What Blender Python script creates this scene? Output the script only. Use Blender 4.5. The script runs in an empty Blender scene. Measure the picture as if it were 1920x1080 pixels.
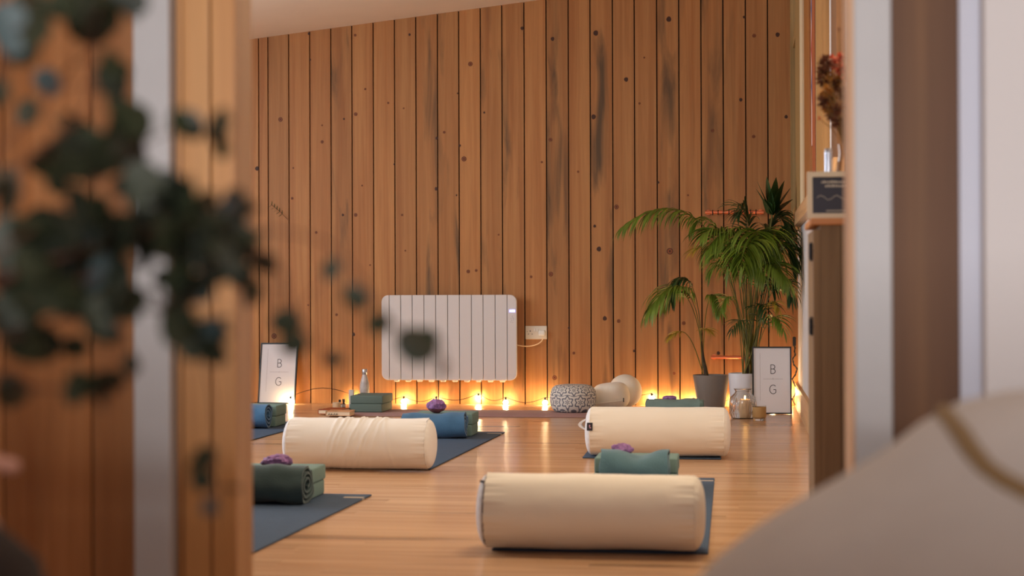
import bpy, math, random
from mathutils import Vector, Matrix, noise
random.seed(7)
S = bpy.context.scene
COL = S.collection
PI = math.pi

# ------------------------------------------------------------------ camera
CAMH, FP, THETA, HOR = 0.745, 3050.0, math.radians(7.93), 550.0
PITCH = math.atan((HOR-540)/FP); ROLL = math.radians(0.2)
FW = Vector((-math.sin(THETA)*math.cos(PITCH), math.cos(THETA)*math.cos(PITCH), math.sin(PITCH)))
R0 = Vector((math.cos(THETA), math.sin(THETA), 0)); U0 = R0.cross(FW)
RT = R0*math.cos(ROLL) - U0*math.sin(ROLL)
UP = U0*math.cos(ROLL) + R0*math.sin(ROLL)
cd = bpy.data.cameras.new('camera'); cam = bpy.data.objects.new('camera', cd); COL.objects.link(cam)
m = Matrix.Identity(4)
for i in range(3):
    m[i][0] = RT[i]; m[i][1] = UP[i]; m[i][2] = -FW[i]
m[2][3] = CAMH
cam.matrix_world = m
cd.sensor_width = 36; cd.lens = FP/1920*36; cd.clip_start = 0.05
cd.dof.use_dof = True; cd.dof.focus_distance = 9.0; cd.dof.aperture_fstop = 3.3; cd.dof.aperture_blades = 0
S.camera = cam

# ------------------------------------------------------------------ world, big lights, exposure
w = bpy.data.worlds.new('world'); S.world = w; w.use_nodes = True
w.node_tree.nodes['Background'].inputs[0].default_value = (0.75, 0.82, 1.0, 1)
w.node_tree.nodes['Background'].inputs[1].default_value = 0.5
S.view_settings.view_transform = 'Standard'; S.view_settings.look = 'None'
S.view_settings.gamma = 1; S.view_settings.exposure = 0.12
try: S.view_settings.use_curve_mapping = False
except Exception: pass

def area(name, loc, target, sx, sy, power, color):
    l = bpy.data.lights.new(name, 'AREA'); l.shape = 'RECTANGLE'; l.size = sx; l.size_y = sy
    l.energy = power; l.color = color
    o = bpy.data.objects.new(name, l); COL.objects.link(o); o.location = loc
    d = Vector(target)-Vector(loc); o.rotation_euler = d.to_track_quat('-Z', 'Y').to_euler()
    return o
area('daylight_left_window', (-4.85, 7.3, 1.55), (0, 7.3, 0.75), 3.4, 1.5, 102, (0.84, 0.92, 1.0))
area('daylight_near_strip', (-0.15, -3.0, 1.12), (-0.15, 3, 1.12), 2.8, .26, 150, (1.0, 0.95, 0.93))  # unseen low strip, shaped so the added sill shades the lower doorway
area('ceiling_lamp_light', (-1.6, 7.2, 2.35), (-1.6, 7.2, 0), 1.6, 2.0, 13, (1.0, 0.84, 0.64))
area('front_lamp_light', (-.2, 5.2, 2.2), (-.2, 5.2, 0), .6, .6, 25, (1.0, 0.78, 0.52))

# ------------------------------------------------------------------ pixel <-> world helpers
CAMP = Vector((0, 0, CAMH))
def ray(px, py): return FW + RT*((px-960)/FP) + UP*((540-py)/FP)
def fl(px, py, h=0.0):
    d = ray(px, py); t = (h-CAMH)/d.z; return CAMP + d*t
def wy(px, py, Y):
    d = ray(px, py); return CAMP + d*(Y/d.y)
def wx(px, py, X):
    d = ray(px, py); return CAMP + d*(X/d.x)
def at(px, py, Z): return CAMP + ray(px, py)*Z
def zat(py, P):      # height seen at row py above the ground spot P
    Zc = (Vector((P[0], P[1], CAMH))-CAMP).dot(FW)
    return CAMH - (py-HOR)/FP*Zc

# ------------------------------------------------------------------ materials
def lin(c):
    return tuple(((v/255)/12.92 if v/255 <= .04045 else ((v/255+.055)/1.055)**2.4) for v in c)+(1,)
MATS = {}
def mat(name, col, rough=.6, metal=0, noise_amt=0, noise_scale=20, bump=0, bump_scale=60, coat=0, sheen=0, spec=.5, stretch=None):
    if name in MATS: return MATS[name]
    m = bpy.data.materials.new(name); m.use_nodes = True; nt = m.node_tree; b = nt.nodes['Principled BSDF']
    c = lin(col); b.inputs['Base Color'].default_value = c; b.inputs['Roughness'].default_value = rough
    b.inputs['Metallic'].default_value = metal; b.inputs['Coat Weight'].default_value = coat
    b.inputs['Coat Roughness'].default_value = .15
    b.inputs['Sheen Weight'].default_value = sheen; b.inputs['Specular IOR Level'].default_value = spec
    tc = nt.nodes.new('ShaderNodeTexCoord'); mp = nt.nodes.new('ShaderNodeMapping')
    nt.links.new(tc.outputs['Object'], mp.inputs[0])
    if stretch: mp.inputs['Scale'].default_value = stretch
    if noise_amt:
        n = nt.nodes.new('ShaderNodeTexNoise'); n.inputs['Scale'].default_value = noise_scale; n.inputs['Detail'].default_value = 5
        r = nt.nodes.new('ShaderNodeValToRGB')
        r.color_ramp.elements[0].position = .3; r.color_ramp.elements[1].position = .7
        r.color_ramp.elements[0].color = tuple(v*(1-noise_amt) for v in c[:3])+(1,)
        r.color_ramp.elements[1].color = tuple(min(1, v*(1+noise_amt)) for v in c[:3])+(1,)
        nt.links.new(mp.outputs[0], n.inputs['Vector']); nt.links.new(n.outputs['Fac'], r.inputs[0]); nt.links.new(r.outputs[0], b.inputs['Base Color'])
    if bump:
        n2 = nt.nodes.new('ShaderNodeTexNoise'); n2.inputs['Scale'].default_value = bump_scale; n2.inputs['Detail'].default_value = 4
        bp = nt.nodes.new('ShaderNodeBump'); bp.inputs['Strength'].default_value = bump; bp.inputs['Distance'].default_value = .01
        nt.links.new(mp.outputs[0], n2.inputs['Vector']); nt.links.new(n2.outputs['Fac'], bp.inputs['Height']); nt.links.new(bp.outputs[0], b.inputs['Normal'])
    MATS[name] = m; return m
def emat(name, col, strength):
    if name in MATS: return MATS[name]
    m = bpy.data.materials.new(name); m.use_nodes = True; b = m.node_tree.nodes['Principled BSDF']
    b.inputs['Base Color'].default_value = lin(col); b.inputs['Emission Color'].default_value = lin(col)
    b.inputs['Emission Strength'].default_value = strength; MATS[name] = m; return m
def glass(name, col=(255, 255, 255), rough=0.02, ior=1.3):
    if name in MATS: return MATS[name]
    m = bpy.data.materials.new(name); m.use_nodes = True; b = m.node_tree.nodes['Principled BSDF']
    b.inputs['Base Color'].default_value = lin(col); b.inputs['Transmission Weight'].default_value = 1
    b.inputs['Roughness'].default_value = rough; b.inputs['IOR'].default_value = ior; MATS[name] = m; return m

def wood(name, a, b_, dark, rough=.5, axis=2, board=True, coat=0, grain=1.0, stain=.5, tones=(.78, 1.14)):
    """grain runs along axis; tone varies with the face colour attribute 'tone'"""
    if name in MATS: return MATS[name]
    m = bpy.data.materials.new(name); m.use_nodes = True; nt = m.node_tree; L = nt.links
    bs = nt.nodes['Principled BSDF']; bs.inputs['Roughness'].default_value = rough
    bs.inputs['Coat Weight'].default_value = coat; bs.inputs['Coat Roughness'].default_value = .22
    tc = nt.nodes.new('ShaderNodeTexCoord'); at_ = nt.nodes.new('ShaderNodeAttribute'); at_.attribute_name = 'tone'
    add = nt.nodes.new('ShaderNodeVectorMath'); add.operation = 'MULTIPLY_ADD'
    L.new(at_.outputs['Color'], add.inputs[0]); add.inputs[1].default_value = (13, 17, 29); L.new(tc.outputs['Object'], add.inputs[2])
    def nz(sc_along, sc_across, detail, scale=1):
        mp = nt.nodes.new('ShaderNodeMapping'); s = [sc_across]*3; s[axis] = sc_along; mp.inputs['Scale'].default_value = s
        L.new(add.outputs[0], mp.inputs[0]); n = nt.nodes.new('ShaderNodeTexNoise'); n.inputs['Scale'].default_value = scale
        n.inputs['Detail'].default_value = detail; n.inputs['Distortion'].default_value = .6; L.new(mp.outputs[0], n.inputs['Vector']); return n
    n1 = nz(.6, 22, 6); n2 = nz(1.3, 11, 8); n3 = nz(4, 120, 3)
    r1 = nt.nodes.new('ShaderNodeValToRGB'); r1.color_ramp.elements[0].position = .32; r1.color_ramp.elements[1].position = .66
    r1.color_ramp.elements[0].color = lin(b_); r1.color_ramp.elements[1].color = lin(a); L.new(n1.outputs['Fac'], r1.inputs[0])
    r2 = nt.nodes.new('ShaderNodeValToRGB'); r2.color_ramp.elements[0].position = .52; r2.color_ramp.elements[1].position = .78
    r2.color_ramp.elements[0].color = (0, 0, 0, 1); r2.color_ramp.elements[1].color = (stain,)*3+(1,); L.new(n2.outputs['Fac'], r2.inputs[0])
    mx = nt.nodes.new('ShaderNodeMix'); mx.data_type = 'RGBA'; sg = nt.nodes.new('ShaderNodeSeparateColor'); L.new(at_.outputs['Color'], sg.inputs[0])
    sm = nt.nodes.new('ShaderNodeMapRange'); sm.inputs[1].default_value = .5; sm.inputs[2].default_value = 1.0; sm.inputs[3].default_value = .15; sm.inputs[4].default_value = 1.5; L.new(sg.outputs[1], sm.inputs[0])
    sf = nt.nodes.new('ShaderNodeMath'); sf.operation = 'MULTIPLY'; sf.use_clamp = True; sg2 = nt.nodes.new('ShaderNodeMath'); sg2.operation = 'MULTIPLY'; L.new(r2.outputs[0], sg2.inputs[0]); L.new(n1.outputs['Fac'], sg2.inputs[1]); sg3 = nt.nodes.new('ShaderNodeMath'); sg3.operation = 'MULTIPLY'; L.new(sg2.outputs[0], sg3.inputs[0]); sg3.inputs[1].default_value = 1.9; L.new(sg3.outputs[0], sf.inputs[0]); L.new(sm.outputs[0], sf.inputs[1])
    L.new(sf.outputs[0], mx.inputs[0]); L.new(r1.outputs[0], mx.inputs[6]); mx.inputs[7].default_value = lin(dark)
    sep = nt.nodes.new('ShaderNodeSeparateColor'); L.new(at_.outputs['Color'], sep.inputs[0])
    mr = nt.nodes.new('ShaderNodeMapRange'); mr.inputs[3].default_value, mr.inputs[4].default_value = tones; L.new(sep.outputs[0], mr.inputs[0])
    fine = nt.nodes.new('ShaderNodeMapRange'); fine.inputs[3].default_value = 1-.14*grain; fine.inputs[4].default_value = 1+.14*grain; L.new(n3.outputs['Fac'], fine.inputs[0])
    mu = nt.nodes.new('ShaderNodeMath'); mu.operation = 'MULTIPLY'; L.new(mr.outputs[0], mu.inputs[0]); L.new(fine.outputs[0], mu.inputs[1])
    vm = nt.nodes.new('ShaderNodeVectorMath'); vm.operation = 'SCALE'; L.new(mx.outputs[2], vm.inputs[0]); L.new(mu.outputs[0], vm.inputs[3])
    L.new(vm.outputs[0], bs.inputs['Base Color'])
    bp = nt.nodes.new('ShaderNodeBump'); bp.inputs['Strength'].default_value = .15; bp.inputs['Distance'].default_value = .002
    L.new(n3.outputs['Fac'], bp.inputs['Height']); L.new(bp.outputs[0], bs.inputs['Normal'])
    MATS[name] = m; return m

# ------------------------------------------------------------------ mesh builder
class MB:
    def __init__(s): s.v = []; s.f = []; s.mi = []; s.tone = []; s.cm = 0; s.ct = (.5, .5, .5)
    def add(s, vs, fs):
        b = len(s.v); s.v += [tuple(v) for v in vs]
        for f in fs: s.f.append([i+b for i in f]); s.mi.append(s.cm); s.tone.append(s.ct)
        return s
    def box(s, x0, x1, y0, y1, z0, z1, M=None):
        vs = [Vector((x, y, z)) for x in (x0, x1) for y in (y0, y1) for z in (z0, z1)]
        if M: vs = [M @ v for v in vs]
        return s.add(vs, [(0, 1, 3, 2), (4, 6, 7, 5), (0, 4, 5, 1), (2, 3, 7, 6), (0, 2, 6, 4), (1, 5, 7, 3)])
    def rbox(s, x0, x1, y0, y1, z0, z1, r, M=None, seg=3):
        """box with rounded edges (all) by a superellipsoid-like grid"""
        cx, cy, cz = (x0+x1)/2, (y0+y1)/2, (z0+z1)/2; hx, hy, hz = (x1-x0)/2-r, (y1-y0)/2-r, (z1-z0)/2-r
        def ring(el):
            out = []
            for (sx, sy, a0) in ((1, 1, 0), (-1, 1, 90), (-1, -1, 180), (1, -1, 270)):
                for k in range(seg+1):
                    a = math.radians(a0+90*k/seg)
                    out.append((cx+sx*hx+r*math.cos(el)*math.cos(a), cy+sy*hy+r*math.cos(el)*math.sin(a), 0))
            return out
        rings = []
        for k in range(seg+1):
            el = -PI/2+PI/2*k/seg
            rings.append([Vector((x, y, cz-hz+r*math.sin(el))) for x, y, _ in ring(el)])
        for k in range(seg+1):
            el = PI/2*k/seg
            rings.append([Vector((x, y, cz+hz+r*math.sin(el))) for x, y, _ in ring(el)])
        n = len(rings[0]); vs = [v for q in rings for v in q]
        if M: vs = [M @ v for v in vs]
        fs = []
        for i in range(len(rings)-1):
            for j in range(n): fs.append((i*n+j, i*n+(j+1) % n, (i+1)*n+(j+1) % n, (i+1)*n+j))
        fs.append(list(range(n))[::-1]); fs.append([(len(rings)-1)*n+j for j in range(n)])
        return s.add(vs, fs)
    def lathe(s, prof, c, n=32, axis='z', fn=None, closed=True):
        vs = []
        for i, (r, h) in enumerate(prof):
            for j in range(n):
                a = 2*PI*j/n; rr = r if fn is None else fn(r, h, a)
                if axis == 'z': v = (c[0]+rr*math.cos(a), c[1]+rr*math.sin(a), c[2]+h)
                elif axis == 'x': v = (c[0]+h, c[1]+rr*math.cos(a), c[2]+rr*math.sin(a))
                else: v = (c[0]+rr*math.cos(a), c[1]+h, c[2]+rr*math.sin(a))
                vs.append(v)
        fs = []
        for i in range(len(prof)-1):
            for j in range(n): fs.append((i*n+j, i*n+(j+1) % n, (i+1)*n+(j+1) % n, (i+1)*n+j))
        if closed: fs.append(list(range(n))[::-1]); fs.append([(len(prof)-1)*n+j for j in range(n)])
        return s.add(vs, fs)
    def tube(s, pts, r, n=8, taper=None):
        pts = [Vector(p) for p in pts]; vs = []; fs = []; N = len(pts)
        up = Vector((0.13, .21, 1)).normalized()
        for i, p in enumerate(pts):
            t = (pts[min(i+1, N-1)]-pts[max(i-1, 0)])
            if t.length < 1e-9: t = Vector((0, 0, 1))
            t.normalize(); a = t.cross(up)
            if a.length < .05: a = t.cross(Vector((1, 0, 0)))
            a.normalize(); b = t.cross(a)
            rr = r if taper is None else r*(1+(taper-1)*i/(N-1))
            for j in range(n): vs.append(p+a*rr*math.cos(2*PI*j/n)+b*rr*math.sin(2*PI*j/n))
        for i in range(N-1):
            for j in range(n): fs.append((i*n+j, i*n+(j+1) % n, (i+1)*n+(j+1) % n, (i+1)*n+j))
        fs.append(list(range(n))[::-1]); fs.append([(N-1)*n+j for j in range(n)])
        return s.add(vs, fs)
    def sphere(s, c, r, n=16, sx=1, sy=1, sz=1):
        prof = [(max(1e-5, r*math.sin(PI*i/n)), -r*math.cos(PI*i/n)) for i in range(n+1)]
        b = len(s.v); s.lathe(prof, (0, 0, 0), n*2)
        for i in range(b, len(s.v)):
            x, y, z = s.v[i]; s.v[i] = (c[0]+x*sx, c[1]+y*sy, c[2]+z*sz)
        return s
    def prism(s, outline, y0, y1, M=None):
        """outline in (x,z), extruded along y"""
        n = len(outline); vs = [Vector((x, y0, z)) for x, z in outline]+[Vector((x, y1, z)) for x, z in outline]
        if M: vs = [M @ v for v in vs]
        fs = [list(range(n)), [n+i for i in range(n)][::-1]]+[(i, n+i, n+(i+1) % n, (i+1) % n) for i in range(n)]
        return s.add(vs, fs)
    def build(s, name, mats, parent=None, smooth=True, origin=None, bevel=0, angle=40):
        if origin is None and parent is None:
            xs = [v[0] for v in s.v]; ys = [v[1] for v in s.v]; zs = [v[2] for v in s.v]
            origin = ((min(xs)+max(xs))/2, (min(ys)+max(ys))/2, min(zs))
        if parent is not None: origin = parent['_o'] if '_o' in parent else (0, 0, 0)
        ox, oy, oz = origin
        me = bpy.data.meshes.new(name); me.from_pydata([(v[0]-ox, v[1]-oy, v[2]-oz) for v in s.v], [], s.f)
        if not isinstance(mats, (list, tuple)): mats = [mats]
        for q in mats: me.materials.append(q)
        me.polygons.foreach_set('material_index', s.mi)
        ca = me.attributes.new('tone', 'FLOAT_COLOR', 'CORNER')
        k = 0; data = []
        for p, t in zip(me.polygons, s.tone):
            for _ in range(p.loop_total): data += [t[0], t[1], t[2], 1]
        ca.data.foreach_set('color', data)
        import bmesh
        bm = bmesh.new(); bm.from_mesh(me); bmesh.ops.recalc_face_normals(bm, faces=bm.faces); bm.to_mesh(me); bm.free()
        if smooth:
            me.polygons.foreach_set('use_smooth', [True]*len(me.polygons))
            try: me.set_sharp_from_angle(angle=math.radians(angle))
            except Exception: pass
        me.validate(); me.update()
        o = bpy.data.objects.new(name, me); COL.objects.link(o)
        if parent is None: o.location = origin; o['_o'] = list(origin)
        else:
            o.parent = parent
        o['_o'] = [float(q) for q in origin]
        if bevel:
            b = o.modifiers.new('bevel', 'BEVEL'); b.width = bevel; b.segments = 2; b.limit_method = 'ANGLE'
        return o
ALL = []
def thing(name, label, cat, loc, group=None):
    o = bpy.data.objects.new(name, None); COL.objects.link(o); o.empty_display_size = .05
    o.location = loc; o['_o'] = [float(q) for q in loc]; tag(o, label, cat, group); return o
def tag(o, label, cat, group=None):
    o['label'] = label; o['category'] = cat
    if group: o['group'] = group
    ALL.append(o); return o
def struct(o): o['kind'] = 'structure'; return o
def copy_tree(o, parent=None):
    c = o.copy(); COL.objects.link(c); c.parent = parent
    for ch in list(o.children): copy_tree(ch, c)
    return c
def dup(o, loc, label, rz=0):
    c = copy_tree(o); c.location = loc; c.rotation_euler = (0, 0, rz); c['label'] = label; return c

# ------------------------------------------------------------------ palette
M_BOARD = wood('pine_boards', (188, 132, 76), (166, 106, 54), (92, 68, 42), rough=.55, axis=2, stain=.75)
M_FLOOR = wood('oak_laminate', (216, 174, 134), (190, 144, 106), (128, 90, 62), rough=.25, axis=0, coat=.2, stain=.8, tones=(.93, 1.05))
M_JAMB = wood('jamb_pine', (206, 154, 98), (190, 134, 80), (158, 104, 58), rough=.4, axis=2)
M_PANEL = wood('varnished_planks', (182, 126, 78), (158, 98, 50), (116, 66, 28), rough=.3, axis=2, coat=.8)
M_BROWN = wood('brown_board', (128, 88, 52), (104, 66, 36), (70, 46, 28), rough=.6, axis=2, stain=.9)
M_OLIVE = wood('olive_window_wood', (190, 158, 104), (160, 128, 78), (110, 84, 52), rough=.55, axis=2)
M_GOLD = wood('golden_post', (196, 150, 92), (176, 128, 70), (130, 92, 52), rough=.5, axis=2)
M_PALE = wood('pale_trim_wood', (222, 178, 130), (205, 158, 110), (170, 124, 82), rough=.45, axis=1)
M_CABW = wood('rough_sawn_wood', (146, 116, 82), (112, 84, 56), (70, 52, 36), rough=.75, axis=2, stain=.95)
M_TOPW = wood('cabinet_top_wood', (214, 142, 74), (190, 118, 58), (150, 90, 46), rough=.5, axis=0)
M_PLASTER = mat('white_plaster', (226, 222, 222), .8, bump=.1, bump_scale=120)
M_CEIL = mat('ceiling_paint', (244, 228, 210), .85, noise_amt=.03, noise_scale=2)
M_WPOST = mat('grey_white_paint', (196, 196, 198), .5, noise_amt=.04, noise_scale=6)
M_GAP = mat('gap_black', (14, 8, 5), .95)
M_DARKKNOT = mat('knot_dark', (66, 34, 16), .6, noise_amt=.5, noise_scale=300)
M_RINGKNOT = mat('knot_ring', (140, 76, 38), .6, noise_amt=.4, noise_scale=250)
M_CREAM = mat('cream_canvas', (242, 232, 216), .85, bump=.12, bump_scale=900, sheen=.2)
M_WHITEC = mat('white_daylit_canvas', (232, 232, 236), .85, bump=.1, bump_scale=900)
M_BLACK = mat('black_plastic', (20, 19, 20), .45)
M_METAL = mat('steel', (190, 190, 195), .3, metal=1)
M_COPPER = mat('copper_tube', (236, 140, 104), .32, metal=.85)

# ------------------------------------------------------------------ room shell
YW, XR, XL = 10.81, .385, -4.6
YP = 2.62                                  # doorway partition
def ceilz(x): return 2.50 + (x - wy(445, 77, YW).x)*CS
pA = wy(445, 77, YW); pB = wy(1010, 0, YW); CS = (pB.z-pA.z)/(pB.x-pA.x)
def ceilz(x): return pA.z + (x-pA.x)*CS

# back wall: boards with real gaps
seams = [445.5, 486, 503.5, 542.5, 582, 621.5, 661, 701, 741, 781, 821.5, 861.5, 902, 942.5, 984, 1025.5, 1067, 1108, 1150, 1191, 1233, 1274.5, 1316, 1357.5, 1399.5, 1441, 1484]
xs = [wy(p, 540, YW).x for p in seams]
while xs[0] > XL-.02: xs.insert(0, xs[0]-.1465)
xs[-1] = XR+.03
b = MB()
stained = {621: .35, 1025: .12, 1108: .45, 1233: .4, 821: .4, 781: .45, 902: .45, 942: .5, 1316: .45}
for i in range(len(xs)-1):
    x0, x1 = xs[i]+.0040, xs[i+1]-.0040
    b.ct = (random.random(), random.random(), random.random())
    px = seams[i-(len(xs)-len(seams))] if i >= len(xs)-len(seams) else 0
    if int(px) in stained: b.ct = (stained[int(px)], 1.0, b.ct[2])
    else: b.ct = (.35+.65*b.ct[0], b.ct[1]*.8, b.ct[2])
    for q in (0,):
        b.add([(x0, YW, -.0), (x1, YW, -.0), (x1, YW, ceilz(x1)+.02), (x0, YW, ceilz(x0)+.02),
               (x0, YW+.02, 0), (x1, YW+.02, 0), (x1, YW+.02, ceilz(x1)+.02), (x0, YW+.02, ceilz(x0)+.02)],
              [(0, 1, 2, 3), (4, 7, 6, 5), (0, 3, 7, 4), (1, 5, 6, 2), (3, 2, 6, 7), (0, 4, 5, 1)])
b.cm = 1; b.add([(XL-.1, YW+.018, -.05), (XR+.1, YW+.018, -.05), (XR+.1, YW+.018, 3.2), (XL-.1, YW+.018, 3.2), (XL-.1, YW+.08, -.05), (XR+.1, YW+.08, -.05), (XR+.1, YW+.08, 3.2), (XL-.1, YW+.08, 3.2)],
              [(0, 1, 2, 3), (7, 6, 5, 4), (0, 3, 7, 4), (1, 5, 6, 2), (3, 2, 6, 7), (0, 4, 5, 1)])
# knots, (px, py, radius px, dark)
knots = [(456, 82, 5, 1), (462, 169, 4, 1), (482, 316, 5, 1), (526, 224, 5, 0), (550, 315, 2, 0), (548, 372, 3, 0), (579, 63, 3, 1), (582, 112, 2, 1), (604, 266, 3.5, 0), (604, 235, 2, 0),
 (645, 223, 2.5, 1), (643, 403, 3, 1), (667, 403, 4, 0), (667, 214, 4, 0), (666, 66, 3, 0), (685, 167, 2.5, 0), (593, 436, 3, 0), (679, 348, 2, 0), (728, 193, 2.5, 0), (739, 308, 2, 1), (768, 65, 3, 1), (757, 203, 2, 0), (754, 403, 2.5, 0),
 (818, 354, 4, 1), (819, 259, 3.5, 1), (833, 248, 3, 0), (858, 175, 2, 1), (882, 120, 5, 0), (862, 273, 3, 1), (870, 298, 5.5, 0), (856, 366, 2, 1), (908, 211, 2.5, 1), (878, 509, 4, 0), (893, 507, 3, 0), (979, 53, 4, 1),
 (1036, 73, 4.5, 1), (1032, 262, 4, 0), (1033, 514, 5, 0), (1117, 62, 6, 1), (1113, 219, 5.5, 1), (1115, 424, 3.5, 1), (1123, 467, 5.5, 1), (1174, 149, 5, 1), (1156, 388, 5, 0), (1199, 194, 2.5, 0), (1208, 108, 2, 0), (1254, 36, 6, 1),
 (1256, 471, 7, 0), (1234, 342, 3, 1), (1290, 366, 2, 0), (1336, 245, 3.5, 0), (1389, 187, 4, 1), (1414, 67, 4, 0), (1413, 256, 3.5, 0), (1458, 65, 5, 1), (1474, 219, 4, 1), (1395, 32, 3, 1), (1084, 322, 2.5, 0), (1016, 304, 2.5, 0), (996, 519, 3, 0),
 (458, 605, 5, 0), (514, 630, 6, 0), (578, 572, 2, 0), (663, 627, 4, 1), (631, 590, 3, 0), (1040, 708, 5, 0), (1076, 662, 3, 0), (1134, 597, 5, 1), (1160, 602, 4, 0), (1189, 658, 3, 1), (1264, 700, 3, 0), (1282, 606, 4, 0), (1347, 662, 4, 1), (1067, 615, 3, 1), (694, 497, 2, 0), (760, 470, 2, 0), (935, 440, 2, 0)]
for (px, py, r, dk) in knots:
    c = wy(px, py, YW); rr = r*.85/278.0; b.cm = 2 if dk else 3
    n = 12; vs = [(c.x, YW-.0012, c.z)]
    for k in range(n):
        a = 2*PI*k/n; q = rr*(1+.06*math.sin(3*a+px)); vs.append((c.x+q*math.cos(a)*.9, YW-.0006, c.z+q*math.sin(a)))
    b.add(vs, [(0, 1+k, 1+(k+1) % n) for k in range(n)])
    if not dk:
        b.cm = 2; q = rr*.3
        vs = [(c.x+q*math.cos(2*PI*k/8), YW-.0016, c.z+q*math.sin(2*PI*k/8)) for k in range(8)]; b.add(vs, [list(range(8))])
        ring = []
        for k in range(16):
            a = 2*PI*k/16
            ring += [(c.x+rr*.78*math.cos(a), YW-.0016, c.z+rr*.8*math.sin(a)), (c.x+rr*.98*math.cos(a), YW-.0014, c.z+rr*math.sin(a))]
        b.add(ring, [(2*k, 2*k+1, (2*k+3) % 32, (2*k+2) % 32) for k in range(16)])
struct(b.build('wall_back', [M_BOARD, M_GAP, M_DARKKNOT, M_RINGKNOT], smooth=False))

# floor: laminate strips running across the room
b = MB(); y = -3.2; k = 0
while y < YW+.02:
    x = XL-.2 - random.random()*1.1
    while x < 2.6:
        ln = 1.25; b.ct = (random.random(), random.random(), random.random())
        x0, x1 = max(x, XL-.2), min(x+ln, 2.6)
        if x1 > x0: b.add([(x0, y, 0), (x1, y, 0), (x1, y+.0965, 0), (x0, y+.0965, 0)], [(0, 1, 2, 3)])
        x += ln
    y += .0965
b.cm = 1; b.box(XL-.2, 2.6, -3.2, YW+.05, -.06, -.003)
struct(b.build('floor', [M_FLOOR, M_GAP], smooth=False))

# ceiling (single slope rising to the right)
b = MB(); x0, x1 = XL-.2, XR+.1
b.add([(x0, YP-.1, ceilz(x0)), (x1, YP-.1, ceilz(x1)), (x1, YW+.1, ceilz(x1)), (x0, YW+.1, ceilz(x0)), (x0, YP-.1, ceilz(x0)+.1), (x1, YP-.1, ceilz(x1)+.1), (x1, YW+.1, ceilz(x1)+.1), (x0, YW+.1, ceilz(x0)+.1)],
      [(0, 1, 2, 3), (4, 7, 6, 5), (0, 4, 5, 1), (1, 5, 6, 2), (2, 6, 7, 3), (3, 7, 4, 0)])
b.box(-3.0, 2.6, -1.2, YP, 2.45, 2.55)
struct(b.build('ceiling', M_CEIL, smooth=False))

# left wall with the daylight window (outside the frame)
b = MB()
b.box(XL-.12, XL, YP, 5.5, 0, 3); b.box(XL-.12, XL, 9.1, YW+.05, 0, 3)
b.box(XL-.12, XL, 5.5, 9.1, 0, .75); b.box(XL-.12, XL, 5.5, 9.1, 2.25, 3)
struct(b.build('wall_left', M_PLASTER, smooth=False))
b = MB()
for (y0, y1, z0, z1) in ((5.5, 9.1, .75, .81), (5.5, 9.1, 2.19, 2.25), (5.5, 5.56, .81, 2.19), (9.04, 9.1, .81, 2.19), (7.27, 7.33, .81, 2.19)):
    b.box(XL-.09, XL-.03, y0, y1, z0, z1)
struct(b.build('window_2', M_WPOST, smooth=False))

# right wall
b = MB(); b.box(XR, XR+.12, YP+.3, YW+.05, 0, 3.2)
struct(b.build('wall_right', M_PLASTER, smooth=False))
b = MB()
b.add([(XR-.024, 4.9, 0), (XR+.0, 4.9, 0), (XR+.0, 4.9, .155), (XR-.02, 4.9, .15), (XR-.024, YW, 0), (XR+.0, YW, 0), (XR+.0, YW, .155), (XR-.02, YW, .15)],
      [(0, 1, 2, 3), (4, 7, 6, 5), (0, 3, 7, 4), (3, 2, 6, 7), (1, 5, 6, 2), (0, 4, 5, 1)])
struct(b.build('baseboard_right', M_PALE, smooth=False))

def yR(px, X=XR): return wx(px, 540, X).y
# right wall: window with olive frame, sill, posts
wz0 = 1.235; wy1, wy0 = YW-.03, yR(1511)
b = MB()
b.box(XR-.045, XR, wy1-.075, wy1, wz0, 3.0); b.box(XR-.03, XR, wy0, wy0+.74, wz0, 3.0)
b.box(XR-.03, XR, wy0+.74, wy1-.075, wz0, wz0+.05); b.box(XR-.03, XR, wy0+.74, wy1-.075, 2.33, 2.40)
wf = struct(b.build('window_1', M_OLIVE, smooth=False))
b = MB(); b.box(XR-.012, XR-.002, wy0+.74, wy1-.075, wz0+.05, 2.33)
b.build('pane', mat('dim_window_glass', (70, 64, 58), .2, spec=.6), wf, smooth=False)
b = MB(); b.box(XR-.042, XR, yR(1586), wy1, 1.155, 1.235)
struct(b.build('trim_1', M_PALE, smooth=False))
b = MB(); b.box(XR-.03, XR, yR(1516), yR(1511), 1.235, 3.0); struct(b.build('trim_2', mat('cream_paint', (232, 214, 178), .6), smooth=False))
b = MB(); b.box(XR-.02, XR, yR(1526), yR(1516)-.005, 1.235, 3.0); struct(b.build('trim_3', mat('brown_stained_post', (166, 108, 52), .5, noise_amt=.15, noise_scale=4, stretch=(8, 8, 1)), smooth=False))
b = MB(); b.box(XR-.02, XR, yR(1537), yR(1532), 1.235, 3.0); struct(b.build('trim_4', mat('red_brown_post', (176, 92, 52), .5, noise_amt=.15, noise_scale=4, stretch=(8, 8, 1)), smooth=False))
b = MB(); b.box(XR-.015, XR, yR(1544), yR(1537)-.004, 1.235, 3.0); struct(b.build('trim_5', mat('sage_green_trim', (160, 172, 134), .6), smooth=False))
b = MB(); b.box(XR-.03, XR, yR(1557), yR(1544)-.004, 1.235, 3.0); struct(b.build('trim_6', M_GOLD, smooth=False))
b = MB(); b.box(XR-.03, XR, yR(1586), yR(1575), 1.235, 3.0); struct(b.build('trim_7', M_BROWN, smooth=False))
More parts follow.
